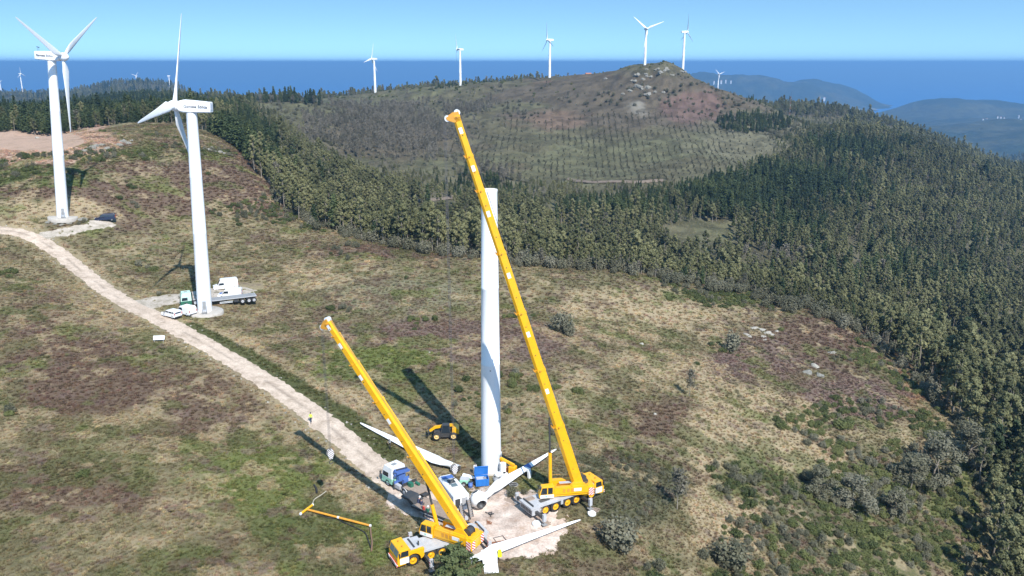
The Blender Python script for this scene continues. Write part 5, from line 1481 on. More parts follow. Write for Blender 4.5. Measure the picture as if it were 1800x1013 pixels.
def rotor():
    hubc = S(842, 879, 1.35); tip = S(978, 789, 1.3); d = (tip - hubc); d.z = 0; d.normalize()
    t = thing('rotor_hub', 'white rotor hub with one blade still fitted, standing beside the trailer ramps', 'rotor', (hubc.x, hubc.y, gz(hubc.x, hubc.y)))
    rel = hubc - t.location; axis = Vector((.34, -.80, -.18)).normalized()   # mounting flange looks at the camera
    h = MB(); q = axis.to_track_quat('X', 'Z'); h.X = Matrix.Translation(rel) @ q.to_matrix().to_4x4()
    h.lathe([(.03, -1.25), (.5, -1.15), (.88, -.8), (1.08, -.25), (1.06, .25), (.86, .66), (.66, .80), (.66, .92)], 32, 0, axis='x', cap=False)
    h.lathe([(.66, .92), (.52, .92), (.50, .55), (.01, .5)], 32, 1, axis='x', cap=False)
    ho = h.build('hub', [M['white'], M['dark']], t)
    # blade sockets
    side = axis.cross(d).normalized()
    a = math.radians(120)
    for k in (1, 2):
        dd = (Matrix.Rotation(a * k, 3, axis) @ d).normalized()
        s = MB().cyl(rel + dd * .6, rel + dd * 1.18, .52, n=24, m=0).cyl(rel + dd * 1.17, rel + dd * 1.19, .42, n=24, m=1); s.build('blade_socket', [M['white'], M['dark']], t)
    L = (tip - hubc).length - .8
    mb = MB(); y = d.cross(Vector((0, 0, 1))).normalized(); x = y.cross(d).normalized()
    mb.X = Matrix.Translation(rel + d * .85) @ (Matrix((x, y, d)).transposed() @ Matrix.Rotation(R(36), 3, 'Z')).to_4x4()
    mb.loft(blade_rings(L, wide=.78)); b = mb.build('blade', [M['white']], t)
    bl = MB(); bl.X = mb.X
    def sec(tt): 
        rs_ = blade_rings(L, wide=.78); 
        zs = [r_[0][2] for r_ in rs_]
        i = max(k for k in range(len(zs)) if zs[k] <= tt * L); j = min(i + 1, len(zs) - 1); f = (tt * L - zs[i]) / max(zs[j] - zs[i], 1e-6)
        return [tuple(Vector(p) * (1 - f) + Vector(q_) * f) for p, q_ in zip(rs_[i], rs_[j])]
    def grow(r_, k):
        c = sum((Vector(p) for p in r_), Vector()) / len(r_); return [tuple(c + (Vector(p) - c) * k) for p in r_]
    bl.loft([grow(sec(.55), 1.08), grow(sec(.585), 1.08), grow(sec(.62), 1.08)], 0); bl.build('band', [M['crane_blue']], b)
    st = MB(); c = mb.X @ Vector((0, 0, L * .55)); st.X = Matrix.Translation(c) @ Matrix.Rotation(yaw_of((0, 0), d), 4, 'Z')
    st.loft([[(-.28, -.62, .22), (.28, -.62, .22), (.28, .3, .25), (-.28, .3, .25)], [(-.25, -.75, -.2), (.25, -.75, -.2), (.25, -.45, -.2), (-.25, -.45, -.2)], [(-.22, -.8, -1.15), (.22, -.8, -1.15), (.22, -.5, -1.15), (-.22, -.5, -1.15)]], 0, smooth=False)
    st.build('padded_cover', [M['white']], t)
rotor()

# ------------------------------------------------------------------ nacelle on the hook
def loose_nacelle():
    top = G(796.5, 851, 3.35); hd = R(-66)
    t = thing('nacelle', 'white turbine nacelle hanging low over the trailer, open end with a worker inside', 'nacelle', (top.x, top.y, 1.15), hd)
    b = MB()
    def ring(x, hw, zb, zt, c): return [(x, -hw + c, zb), (x, hw - c, zb), (x, hw, zb + c), (x, hw, zt - c * 1.3), (x, hw - c * 1.3, zt), (x, -hw + c * 1.3, zt), (x, -hw, zt - c * 1.3), (x, -hw, zb + c)]
    b.loft([ring(-3.1, .95, .1, 1.95, .2), ring(-1.2, 1.08, 0, 2.22, .2), ring(3.0, 1.05, 0, 2.15, .08)], 0, smooth=False)
    b.build('housing', [M['white']], t)
    MB().box((3.005, -.5, 1.05), (.05, .66, 1.3), 0).build('opening', [M['dark']], t)
    g = MB().box((3.01, .42, 1.15), (.05, .8, 1.2), 0)
    for k in range(8): g.box((3.04, .42, .63 + .15 * k), (.03, .78, .05), 1)
    g.build('grille', [M['pale_grey'], M['grey']], t)
    l = child(text_mesh('Gamesa Eólica', .74, mat=M['letter_blue']), 'lettering', t, (.2, -1.09, 1.12), (R(90), 0, 0))
    h = MB().box((-.7, .0, 2.24), (.95, .95, .05), 0).box((.35, .0, 2.22), (.85, .85, .06), 1).box((.35, 0, 2.255), (.7, .7, .03), 2); h.build('hatch', [M['dark'], M['grey'], M['glass_grey']], t)
    MB().box((-2.1, 0, 2.13), (.9, 1.5, .05), 0).build('blue_patch', [M['crane_blue']], t)
    s = MB(); hk = t.matrix_world if False else None
    Hl = (Matrix.Translation((top.x, top.y, 1.15)) @ Matrix.Rotation(hd, 4, 'Z')).inverted() @ HOOK_BIG
    for x in (-1.6, .3):
        for y in (-.8, .8): s.cyl((x, y, 2.1), (Hl.x, Hl.y, max(Hl.z - .9, 2.8)), .03, n=5)
    s.build('sling', [M['rope']], t)
    print('nacelle hook', Hl)
loose_nacelle()

# ------------------------------------------------------------------ truck with loader crane and low trailer
def truck_cab(t, x0, L, W, H, lo, up, tag_='driver_cab', roof=.0):
    """cab-over lorry cab from x0 to x0+L; lower panels lo, upper panels up"""
    x1 = x0 + L
    a = MB().prism([(x0, .55), (x1 - .55, .55), (x1 - .55, .50), (x1, .50), (x1 + .02, 1.35), (x0, 1.35)], -W / 2, W / 2); a.build('lower_cab', [M[lo]], t, bevel=.04)
    hh = H
    b = MB().loft([[(x0, -W / 2, 1.35), (x1, -W / 2, 1.35), (x1, W / 2, 1.35), (x0, W / 2, 1.35)], [(x0, -W / 2 + .03, 2.1), (x1 - .10, -W / 2 + .03, 2.1), (x1 - .10, W / 2 - .03, 2.1), (x0, W / 2 - .03, 2.1)], [(x0 + .02, -W / 2 + .14, hh), (x1 - .35, -W / 2 + .16, hh), (x1 - .35, W / 2 - .16, hh), (x0 + .02, W / 2 - .14, hh)]], 0, smooth=False)
    bo = b.build('upper_cab', [M[up]], t, bevel=.04)
    g = MB()
    panel(g, [(x1 - .005, -W / 2 + .18, 1.46), (x1 - .005, W / 2 - .18, 1.46), (x1 - .10, W / 2 - .2, 2.1), (x1 - .10, -W / 2 + .2, 2.1)], 0)
    for s in (-1, 1):
        q = [(x0 + .75, s * W / 2, 1.45), (x1 - .2, s * W / 2, 1.45), (x1 - .28, s * (W / 2 - .03), 2.08), (x0 + .75, s * (W / 2 - .03), 2.08)]
        panel(g, q if s < 0 else q[::-1], 0)
    g.build('window', [M['glass']], t)
    MB().box(((x0 + x1) / 2 - .1, 0, hh + .02), (.6, .7, .05)).build('roof_hatch', [M['grey']], bo)
    gr = MB().box((x1 + .03, 0, .95), (.05, W * .66, .6), 0).box((x1 + .06, 0, .55), (.12, W, .28), 1); gr.build('grille', [M['dark'], M[lo]], t)
    for s in (-1, 1):
        MB().box((x1 + .13, s * W * .38, .58), (.04, .34, .16)).build('headlight', [M['lamp_white']], t)
        MB().cyl((x1 - .1, s * W / 2, 2.05), (x1 + .1, s * (W / 2 + .22), 1.95), .02, n=5).box((x1 + .08, s * (W / 2 + .22), 1.68), (.1, .2, .5)).build('mirror', [M['dark']], t)

def loader_truck():
    F = G(683, 851, .5); Rr = G(722, 873.5, .5); yaw = yaw_of(Rr, F); f = Vector((math.cos(yaw), math.sin(yaw), 0)); n = Vector((-f.y, f.x, 0))
    C = (F + Rr) / 2 - n * 1.05 if n.dot(Vector((0, -1, 0))) > 0 else (F + Rr) / 2 + n * 1.05; L = (F - Rr).length
    t = thing('truck', 'white and mint green truck carrying a folded blue loader crane, standing on the track', 'truck', (C.x, C.y, gz(C.x, C.y) + .06), yaw)
    xf = L / 2; xr = -L / 2
    truck_cab(t, xf - .95, 2.15, 2.4, 2.85, 'mint', 'carwhite')
    c = MB().box((-.4, 0, .85), (L + 3.2, .9, .3), 0)
    for s in (-1, 1): c.box((.4, s * .95, .72), (1.2, .5, .5), 1)
    c.build('chassis', [M['dark'], M['pale_grey']], t)
    for s in (-1, 1):
        wheel('w_truck', t, xf, s * 1.05, .52)
        for x in (xr, xr + 1.25): wheel('w_truck', t, x, s * 1.02, .52); 
        fd = MB()
        for x in (xr, xr + 1.25):
            fd.loft([[(x + .62 * math.cos(a) * k, s * 1.02 + y, .52 + .62 * math.sin(a) * k) for a in [i * math.pi / 8 for i in range(9)] + [i * math.pi / 8 for i in range(8, -1, -1)] for k in [1]][:9] + [(x + .58 * math.cos(a), s * 1.02 + y, .52 + .58 * math.sin(a)) for a in [i * math.pi / 8 for i in range(8, -1, -1)]] for y in (-.22, .22)], 0, smooth=False)
        fd.build('fender', [M['pale_grey']], t)
    b = MB().box((xr + .1, 0, 1.12), (3.0, 2.3, .12), 0).box((xr + 1.5, 0, 1.35), (.08, 2.3, .5), 1).box((xr + .9, .3, 1.45), (.7, .5, .55), 2).cyl((xr + .2, -.6, 1.4), (xr + .9, -.6, 1.4), .2, m=2); b.build('load_bed', [M['plank'], M['dark'], M['green']], t)
    k = MB().box((xf - 1.45, 0, 1.5), (.55, 1.1, .9), 0).cyl((xf - 1.5, 0, 1.6), (xf - 1.5, 0, 2.5), .24, m=0)
    k.beam((xf - 1.5, -1.0, 2.45), (xf - 1.5, 1.1, 2.75), .34, .34, m=0).beam((xf - 1.85, -1.1, 2.3), (xf - 1.85, 1.0, 2.5), .28, .28, m=0).beam((xf - 1.25, -1.0, 2.05), (xf - 1.6, 1.15, 2.2), .24, .26, m=0)
    k.cyl((xf - 1.7, -.9, 2.7), (xf - 1.7, .9, 2.95), .09, m=1).beam((xf - 1.5, -1.25, 1.1), (xf - 1.5, 1.25, 1.1), .26, .26, m=0)
    for s in (-1, 1): k.cyl((xf - 1.5, s * 1.25, .15), (xf - 1.5, s * 1.25, 1.5), .08, m=1).lathe([(.01, .1)], 3) if False else k.cyl((xf - 1.5, s * 1.25, .15), (xf - 1.5, s * 1.25, 1.5), .08, m=1)
    k.box((xr + 1.8, .5, 1.6), (.5, .7, .8), 0)
    k.build('loader_crane', [M['crane_blue'], M['dark']], t)
    return C, yaw, Rr
loader_truck()

def low_trailer():
    A = S(733, 880, 1.0); B = S(818, 913, 1.0); yaw = yaw_of(B, A); f = Vector((math.cos(yaw), math.sin(yaw), 0)); C = (A + B) / 2 + Vector((f.y, -f.x, 0)) * 0
    L = (A - B).length
    t = thing('low_trailer', 'low loader trailer with timber deck and two raised ramps, under the hanging nacelle', 'trailer', (C.x, C.y, gz(C.x, C.y) + .07), yaw)
    d = MB().box((-.2, 0, .88), (L + .2, 2.6, .10), 0); 
    for k in range(11): d.box((-.2, -1.2 + .24 * k, .94), (L, .17, .03), 0)
    d.build('deck', [M['plank']], t)
    c = MB().box((-.2, 0, .62), (L, 1.1, .4), 0)
    for s in (-1, 1): c.box((-.2, s * 1.33, .82), (L + .1, .10, .22), 0).box((.2, s * 1.30, .5), (L * .55, .06, .10), 1)
    c.build('frame', [M['dark'], M['pale_grey']], t)
    for x in (-L / 2 + .9, -L / 2 + 2.0, -L / 2 + 3.1):
        for s in (-1, 1): wheel('w_car', t, x, s * 1.05, .36)
    MB().prism([(L / 2 - .4, .6), (L / 2 + .2, .6), (L / 2 + .9, 1.2), (L / 2 + 1.9, 1.25), (L / 2 + 1.9, 1.5), (L / 2 + .6, 1.45), (L / 2 - .4, .95)], -.9, .9).build('gooseneck', [M['dark']], t)
    for s in (-1, 1):
        r = MB(); r.X = Matrix.Translation((-L / 2 - .35, s * .82, .85)) @ Matrix.Rotation(R(12), 4, 'Y')
        for y in (-.32, .32): r.box((0, y, 1.2), (.16, .08, 2.5), 0)
        for k in range(8): r.box((0, 0, .2 + .3 * k), (.1, .62, .10), 1)
        r.box((.04, 0, 1.2), (.03, .6, 2.3), 2)
        r.build('ramp', [M['dark'], M['grey'], M['plank']], t)
low_trailer()

# ------------------------------------------------------------------ telehandler
def telehandler():
    A = S(767, 776, .0); B = S(795, 774, .0); yaw = yaw_of(B, A); C = (A + B) / 2 + Vector((.1, .9, 0))
    t = thing('telehandler', 'yellow and black telescopic handler parked on the grass beside the long tower shadow', 'telehandler', (C.x, C.y, gz(C.x, C.y) + .03), yaw)
    bd = MB().prism([(-1.9, .55), (-1.5, .42), (1.3, .45), (1.8, .7), (1.7, 1.05), (.9, 1.1), (.6, 1.15), (-1.2, 1.15), (-1.9, 1.35)], -.9, .9); bd.box((-.2, -.75, 1.3), (1.6, .7, .35), 0)
    bd.build('chassis', [M['dark']], t)
    MB().prism([(-2.1, .9), (-1.0, .95), (-1.05, 1.85), (-1.6, 2.0), (-2.1, 1.6)], -.95, .95).build('engine_hood', [M['yellow']], t, bevel=.05)
    cb = MB()
    for x, x2 in ((-.75, -.6), (.65, .35)):
        for y in (.12, .95): cb.beam((x, y, 1.1), (x2, y * .95, 2.35), .09, .09, m=0)
    cb.box((-.12, .53, 2.38), (1.1, .9, .08), 0).box((-.3, .55, 1.45), (.5, .5, .12), 1).box((-.55, .55, 1.8), (.12, .5, .6), 1); cb.build('cab_frame', [M['dark'], M['black']], t)
    g = MB(); panel(g, [(.62, .15, 1.2), (.62, .92, 1.2), (.40, .88, 2.3), (.40, .15, 2.3)], 0); panel(g, [(.6, .97, 1.2), (-.7, .97, 1.2), (-.6, .92, 2.3), (.36, .92, 2.3)], 0); g.build('window', [M['glass']], t)
    bm = MB().beam((-1.4, -.35, 1.95), (1.7, -.35, 1.55), .36, .40, .32, .36, m=0).beam((1.5, -.35, 1.6), (2.35, -.35, 1.0), .32, .4, .28, .34, m=0).cyl((-.8, -.35, 1.25), (.6, -.35, 1.6), .08, m=1); bm.build('boom', [M['yellow'], M['dark']], t)
    fk = MB().box((2.5, -.1, .95), (.12, 1.5, .8), 0)
    for y in (-.6, .4): fk.box((3.0, y, .5), (1.1, .12, .06), 0)
    fk.build('fork', [M['dark']], t)
    for x in (-1.25, 1.3):
        for s in (-1, 1): wheel('w_tele', t, x, s * .92, .62)
telehandler()

# ------------------------------------------------------------------ road vehicles beside the standing turbines
def van(label, pos, yaw, L, W, H, mat, kind='van', high=True, rear_glass=False, bonnet=.95, side_glass=False, stripes=False):
    t = thing('parked_van' if kind == 'van' else 'parked_car', label, kind, (pos[0], pos[1], gz(pos[0], pos[1]) + .03), yaw, None)
    x0, x1 = -L / 2, L / 2; belt = .98; hw = lambda z: W / 2 - (0.13 * max(0, z - belt) / (H - belt))
    zb = .98; ws = x1 - bonnet
    prof = [(x0 + .02, .32), (x1 - .15, .28), (x1, .42), (x1 - .02, .72), (x1 - .12, .86), (ws, zb + .08), (ws - .62, H - .12), (ws - .9, H - .02), (x0 + .35, H), (x0 + .06, H - .12), (x0, zb)]
    k = len(prof)
    b = MB(); b._add([(x, -hw(z), z) for x, z in prof] + [(x, hw(z), z) for x, z in prof], [tuple(range(k)), tuple(range(k, 2 * k))[::-1]] + [(i, (i + 1) % k, k + (i + 1) % k, k + i) for i in range(k)], 0)
    b.build('body', [mat], t, bevel=.05)
    g = MB(); n = Vector((0, 0, 0))
    def ip(z):  # windscreen x at height z
        return ws - .62 * (z - zb - .08) / (H - .12 - zb - .08)
    za, zc = zb + .14, H - .2
    panel(g, [(ip(za), -W / 2 + .18, za), (ip(za), W / 2 - .18, za), (ip(zc), W / 2 - .25, zc), (ip(zc), -W / 2 + .25, zc)], 0)
    zc = min(H - .25, zb + .62)
    for s in (-1, 1):
        wins = [(ws - 1.35, ip(za) - .14, ip(zc) - .1)]
        if side_glass: wins += [(ws - 2.25, ws - 1.45, ws - 1.45), (x0 + .35, ws - 2.35, ws - 2.35)]
        for xa, xb_, xt in wins:
            if xb_ - xa < .2: continue
            q = [(xa, s * hw(za), za), (xb_, s * hw(za), za), (xt, s * hw(zc), zc), (xa + .04, s * hw(zc), zc)]
            panel(g, q if s < 0 else q[::-1], 0)
    if rear_glass: panel(g, [(x0 + .01, W / 2 - .22, zb + .08), (x0 + .01, -W / 2 + .22, zb + .08), (x0 + .05, -W / 2 + .26, H - .28), (x0 + .05, W / 2 - .26, H - .28)], 0)
    g.build('window', [M['glass']], t)
    bp = MB().box((x1 + .0, 0, .42), (.12, W * .94, .22), 0).box((x0 - .0, 0, .40), (.12, W * .94, .2), 0).box((0, 0, .36), (L * .8, W * .9, .14), 0); bp.build('bumper', [M['dark']], t)
    for s in (-1, 1):
        MB().box((x1 - .08, s * (W / 2 - .2), .78), (.1, .3, .16)).build('headlight', [M['lamp_white']], t)
        MB().box((x0 + .0, s * (W / 2 - .08), 1.05), (.06, .13, .42)).build('tail_light', [M['lamp_red']], t)
        MB().box((ws - .25, s * (W / 2 + .1), 1.15), (.1, .18, .22)).build('mirror', [M['dark']], t)
        for x in (x0 + .85, x1 - .85): wheel('w_car', t, x, s * (W / 2 - .12), .34)
    if stripes:
        d = MB(); panel(d, [(x1 - .35, -W / 2 + .3, .935), (x1 - .35, W / 2 - .3, .935), (ws + .05, W / 2 - .3, 1.05), (ws + .05, -W / 2 + .3, 1.05)], 0); d.build('bonnet_mark', [M['crane_blue']], t)
    return t
van('white tall van parked behind the flatbed trailer, furthest from the camera', S(397, 508, 0), R(203), 5.3, 2.0, 2.35, M['carwhite'])
van('white van with blue marks on its nose, close behind the flatbed trailer', S(405, 523, 0), R(190), 5.0, 1.95, 1.95, M['carwhite'], stripes=True)
van('small white car with side and rear windows parked left of the windowless white van', S(302, 557.5, 0), R(148), 4.3, 1.75, 1.62, M['carwhite'], 'car', rear_glass=True, side_glass=True, bonnet=1.05)
van('windowless white van parked between the small white car and the turbine foot', S(327, 553, 0), R(150), 4.4, 1.85, 1.95, M['carwhite'])
van('dark blue van parked on the gravel spur beside the left turbine', S(185.5, 388, 0), R(200), 4.9, 1.9, 1.8, M['carblue'], side_glass=True, bonnet=1.1)

def flatbed():
    A = S(323, 541.5, 0); B = S(436, 537.5, 0); yaw = yaw_of(B, A); C = A + (B - A) * 0.0; up = Vector((0, 1.0, 0))
    L = (B - A).length
    t = thing('truck', 'dark and mint green truck cab standing behind the foot of the middle turbine', 'truck', (A.x, A.y + 1.1, gz(A.x, A.y) + .05), yaw)
    truck_cab(t, -1.15, 2.1, 2.4, 3.0, 'green', 'mint_pale')
    MB().box((-2.2, 0, .8), (5.2, .9, .3), 0).box((-2.2, 1.0, .72), (1.3, .45, .5), 1).box((-2.2, -1.0, .72), (1.3, .45, .5), 1).box((-1.35, 0, 2.0), (.1, 2.0, 1.6), 0).build('chassis', [M['dark'], M['pale_grey']], t)
    for s in (-1, 1):
        wheel('w_truck', t, 0, s * 1.05, .52); wheel('w_truck', t, -3.7, s * 1.0, .52)
    q = t.matrix_world; f = Vector((math.cos(yaw), math.sin(yaw), 0)); P = Vector(t.location) - f * 8.1
    r = thing('flatbed_trailer', 'long grey flatbed trailer hitched to the green truck, empty', 'trailer', (P.x, P.y, gz(P.x, P.y) + .06), yaw)
    d = MB().box((0, 0, 1.34), (11.8, 2.5, .14), 0)
    for k in range(9): d.box((0, -1.12 + .28 * k, 1.425), (11.6, .2, .03), 1)
    d.box((5.86, 0, 1.7), (.08, 2.4, .6), 0); d.build('deck', [M['pale_grey'], M['grey']], r)
    c = MB().box((-.3, .45, 1.1), (11, .16, .36), 0).box((-.3, -.45, 1.1), (11, .16, .36), 0)
    for s in (-1, 1): c.box((.3, s * 1.18, .85), (2.6, .05, .10), 1).box((.3, s * 1.18, .62), (2.6, .05, .10), 1).box((-1.7, s * 1.0, .8), (.9, .4, .5), 0).box((3.2, s * .9, .6), (.12, .12, 1.2), 0)
    c.build('frame', [M['dark'], M['lamp_white']], r)
    for x in (-1.9 - 1.3, -1.9 - 2.6, -1.9 - 3.9 + .25):
        for s in (-1, 1): wheel('w_truck', r, x + .2, s * 1.0, .52)
    for s in (-1, 1): MB().box((-5.93, s * 1.0, 1.15), (.05, .35, .16)).build('tail_light', [M['lamp_red']], r)
flatbed()
# ------------------------------------------------------------------ people
def person_mesh(name, pose, mats):
    """one continuous skinned body; pose moves limbs. mats: trousers, top, skin, boots"""
    v = {}; e = []; r = {}
    def add(k, p, rad, par=None):
        v[k] = p; r[k] = rad
        if par: e.append((par, k))
    sw = pose.get('stride', .12); arm = pose.get('arm', (.05, .05)); lean = pose.get('lean', 0.0)
    def ln(p): return (p[0] + lean * max(0, p[2] - .95), p[1], p[2])
    add('pelvis', ln((0, 0, .95)), .145); add('waist', ln((.0, 0, 1.10)), .125, 'pelvis'); add('chest', ln((0, 0, 1.32)), .16, 'waist'); add('neckb', ln((0, 0, 1.47)), .075, 'chest')
    add('neck', ln((.01, 0, 1.53)), .06, 'neckb'); add('jaw', ln((.03, 0, 1.60)), .075, 'neck'); add('brow', ln((.02, 0, 1.69)), .098, 'jaw'); add('crown', ln((.0, 0, 1.75)), .085, 'brow')
    add('nose', ln((.125, 0, 1.655)), .018, 'jaw')
    for s, nm in ((-1, 'R'), (1, 'L')):
        k = s * sw
        add('hip' + nm, (0, s * .10, .88), .105, 'pelvis'); add('knee' + nm, (k * .6 + .03, s * .11, .50), .065, 'hip' + nm); add('ankle' + nm, (k * 1.2 - .02, s * .11, .10), .042, 'knee' + nm)
        add('heel' + nm, (k * 1.2 - .03, s * .11, .045), .045, 'ankle' + nm); add('toe' + nm, (k * 1.2 + .17, s * .125, .035), .04, 'heel' + nm)
        a = arm[0 if s < 0 else 1]
        add('sh' + nm, ln((0, s * .185, 1.42)), .068, 'neckb'); add('elb' + nm, ln((a * .4, s * .25, 1.14)), .045, 'sh' + nm); add('wri' + nm, ln((a * 1.0 + .05, s * .25, .92 + max(0, a) * .7)), .030, 'elb' + nm)
        W = v['wri' + nm]; add('palm' + nm, (W[0] + .02 + a * .05, W[1], W[2] - .07), .032, 'wri' + nm)
        for q, (dy, ll) in enumerate(((-.03, .06), (-.01, .075), (.012, .07), (.032, .055))):
            add('f%d%s' % (q, nm), (v['palm' + nm][0] + .01, W[1] + dy, W[2] - .12), .010, 'palm' + nm); add('g%d%s' % (q, nm), (v['palm' + nm][0] + .03, W[1] + dy, W[2] - .12 - ll), .008, 'f%d%s' % (q, nm))
        add('th' + nm, (v['palm' + nm][0] + .05, W[1] - s * .02, W[2] - .10), .011, 'palm' + nm)
    import bmesh as _b
    b = _b.new(); lay = b.verts.layers.skin.verify(); ks = list(v); vv = {}
    for k in ks:
        q = b.verts.new(v[k]); vv[k] = q; q[lay].radius = (r[k], r[k]); q[lay].use_root = (k == 'pelvis')
    for a, c in e: b.edges.new((vv[a], vv[c]))
    me = bpy.data.meshes.new(name); b.to_mesh(me); b.free()
    o = bpy.data.objects.new(name, me); COL.objects.link(o); sk = o.modifiers.new('skin', 'SKIN'); sk.use_smooth_shade = True
    sb = o.modifiers.new('sub', 'SUBSURF'); sb.levels = 1
    bpy.context.view_layer.update()
    m2 = bpy.data.meshes.new_from_object(o.evaluated_get(bpy.context.evaluated_depsgraph_get())); bpy.data.objects.remove(o)
    m2.materials.clear()
    for m in mats: m2.materials.append(m)
    for p in m2.polygons:
        c = p.center; z = c.z; x = abs(c.y)
        p.material_index = 3 if z < .11 else (2 if (z > 1.49 or (x > .2 and z < .98 + .1)) else (0 if z < 1.0 and x < .2 else 1)); p.use_smooth = True
    return m2
_pm = {}
def person(px, py, dz, yaw, label, trousers, top, hat, pose=None, z=None):
    pose = pose or {}
    key = (trousers, top, str(pose))
    if key not in _pm:
        _pm[key] = person_mesh('person', pose, [M[trousers], M[top], M['skin'], M['black']])
    p = S(px, py, dz)
    if z is not None: p = G(px, py, z)
    t = thing('person', label, 'person', tuple(p), yaw)
    child(_pm[key], 'body', t)
    l = pose.get('lean', 0) * .8
    if hat: MB().at((l, 0, 0)).lathe([(.15, 1.70), (.128, 1.715), (.125, 1.77), (.09, 1.84), (.01, 1.865)], 16).build('helmet', [M[hat]], t)
    else: MB().at((l, 0, 0)).lathe([(.112, 1.68), (.118, 1.74), (.08, 1.825), (.01, 1.845)], 16).build('hair', [M['dark']], t)
    return t

person(547, 744, 0, R(-110), 'person in a yellow hi-vis vest walking along the gravel track', 'navy', 'hiviz', None, {'stride': .2, 'arm': (.15, -.1)})
person(686, 789, 0, R(-150), 'person in dark clothes and white helmet beside the long blade on the grass', 'black', 'grey', 'carwhite', {'stride': .1, 'arm': (.2, .3)})
person(735, 896, 0, R(40), 'person in dark blue crouched over the side of the trailer, left of the group', 'navy', 'navy', 'carwhite', {'stride': .15, 'arm': (.4, .35), 'lean': .4})
person(741, 899, 0, R(60), 'person in blue jeans beside the trailer, second of the group', 'crane_blue', 'navy', None, {'stride': .08, 'arm': (.3, .1)})
person(745, 908, 0, R(30), 'person in a red jacket beside the trailer', 'black', 'red', None, {'stride': .1, 'arm': (.1, .3)})
person(753, 912, 0, R(100), 'person in a green jacket nearest to the small crane', 'navy', 'green', 'carwhite', {'stride': .1, 'arm': (.25, .25)})
person(834, 833, 0, R(-60), 'person bending beside the blue skip at the tower foot', 'grey', 'carwhite', None, {'stride': .1, 'arm': (.3, .35), 'lean': .45})
person(806.5, 890, 0, R(-66), 'person in hi-vis green standing in the open end of the nacelle', 'green', 'hiviz', 'carwhite', {'stride': .05, 'arm': (.35, .25)}, z=1.25)

# ------------------------------------------------------------------ things lying about the site
def on_ground(px, py, dz=0): return S(px, py, dz)
def blue_skip():
    p = on_ground(847, 852); yaw = R(10)
    t = thing('open_skip', 'blue metal tool skip with its lid open at the foot of the tower', 'skip', tuple(p), yaw)
    b = MB()
    for y in (-.65, .65): b.box((0, y, .62), (1.8, .06, 1.0))
    for x in (-.87, .87): b.box((x, 0, .62), (.06, 1.24, 1.0))
    b.box((0, 0, .16), (1.68, 1.24, .08))
    for x in (-.6, 0, .6): b.box((x, -.70, .6), (.08, .05, .95))
    for x in (-.7, .7): b.box((x, 0, .06), (.16, 1.2, .12))
    b.build('body', [M['blue']], t)
    l = MB(); l.X = Matrix.Translation((0, .70, 1.16)) @ Matrix.Rotation(R(10), 4, 'X'); l.box((0, 0, .68), (1.9, .06, 1.35)).box((0, -.05, 1.33), (1.9, .12, .06)); l.build('lid', [M['blue']], t)
    c = MB().box((-.2, 0, .75), (1.1, .9, .5), 0).box((.4, -.1, .85), (.4, .6, .4), 1); c.build('contents', [M['pale_grey'], M['grey']], t)
blue_skip()
def green_cart():
    p = on_ground(817, 852); t = thing('small_trailer', 'small mint green single axle trailer with a grey lid, left of the blue skip', 'trailer', tuple(p), R(-8))
    MB().box((0, 0, .62), (1.3, 1.0, .5), 0, taper=(.95, .95)).build('body', [M['mint']], t, bevel=.03)
    MB().box((0, .05, .92), (1.2, .95, .10)).build('lid', [M['pale_grey']], t)
    MB().beam((.6, 0, .4), (1.5, 0, .35), .08, .08).build('drawbar', [M['dark']], t)
    for s in (-1, 1): wheel('w_car', t, 0, s * .6, .34)
green_cart()
def nose():
    p = on_ground(826, 842); t = thing('nose_cone', 'white pointed fibreglass cover lying between the green trailer and the blue skip', 'cover', tuple(p), R(-12))
    MB().loft([[(-1.0, .55 * math.cos(a) , .35 + .33 * math.sin(a)) for a in [i * .628 for i in range(10)]], [(.0, .42 * math.cos(a), .30 + .26 * math.sin(a)) for a in [i * .628 for i in range(10)]], [(1.0, .08 * math.cos(a), .15 + .08 * math.sin(a)) for a in [i * .628 for i in range(10)]]]).build('shell', [M['white']], t)
nose()
def barrel():
    p = on_ground(827, 857); t = thing('drum', 'small dark blue drum in front of the mint green trailer', 'drum', tuple(p)); MB().lathe([(.3, 0), (.3, .3), (.315, .31), (.3, .32), (.3, .8), (.28, .82)], 20).build('drum_body', [M['crane_blue']], t)
    MB().lathe([(.27, .83), (.27, .85)], 20).build('lid', [M['dark']], t)
barrel()
def lift_machine():
    p = on_ground(896, 836); t = thing('boom_lift', 'yellow machine with a slanted arm standing right behind the tower foot', 'lift', tuple(p), R(-25))
    MB().box((0, 0, .35), (1.7, 1.0, .4), 0).build('chassis', [M['dark']], t)
    MB().box((.45, 0, 1.0), (1.0, .95, 1.0), 0, ch=.1).build('hood', [M['yellow']], t)
    MB().beam((.7, 0, 1.7), (-1.5, .1, 2.3), .3, .3, m=0).beam((-1.5, .1, 2.3), (-.7, .1, 1.0), .22, .22, m=0).build('arm', [M['yellow']], t)
    MB().box((-.6, 0, .9), (.6, .7, .6), 0).build('battery_box', [M['rust']], t)
    for x in (-.6, .6):
        for s in (-1, 1): wheel('w_car', t, x, s * .55, .34)
lift_machine()
def cabinet():
    p = on_ground(884, 836); t = thing('cabinet', 'tall pale grey cabinet standing between the tower and the yellow machine', 'cabinet', tuple(p), R(20))
    MB().box((0, 0, 1.0), (.8, .6, 1.9), 0, ch=.05).build('body', [M['lamp_white']], t); MB().box((0, -.31, 1.0), (.66, .03, 1.7)).build('door', [M['carwhite']], t)
cabinet()
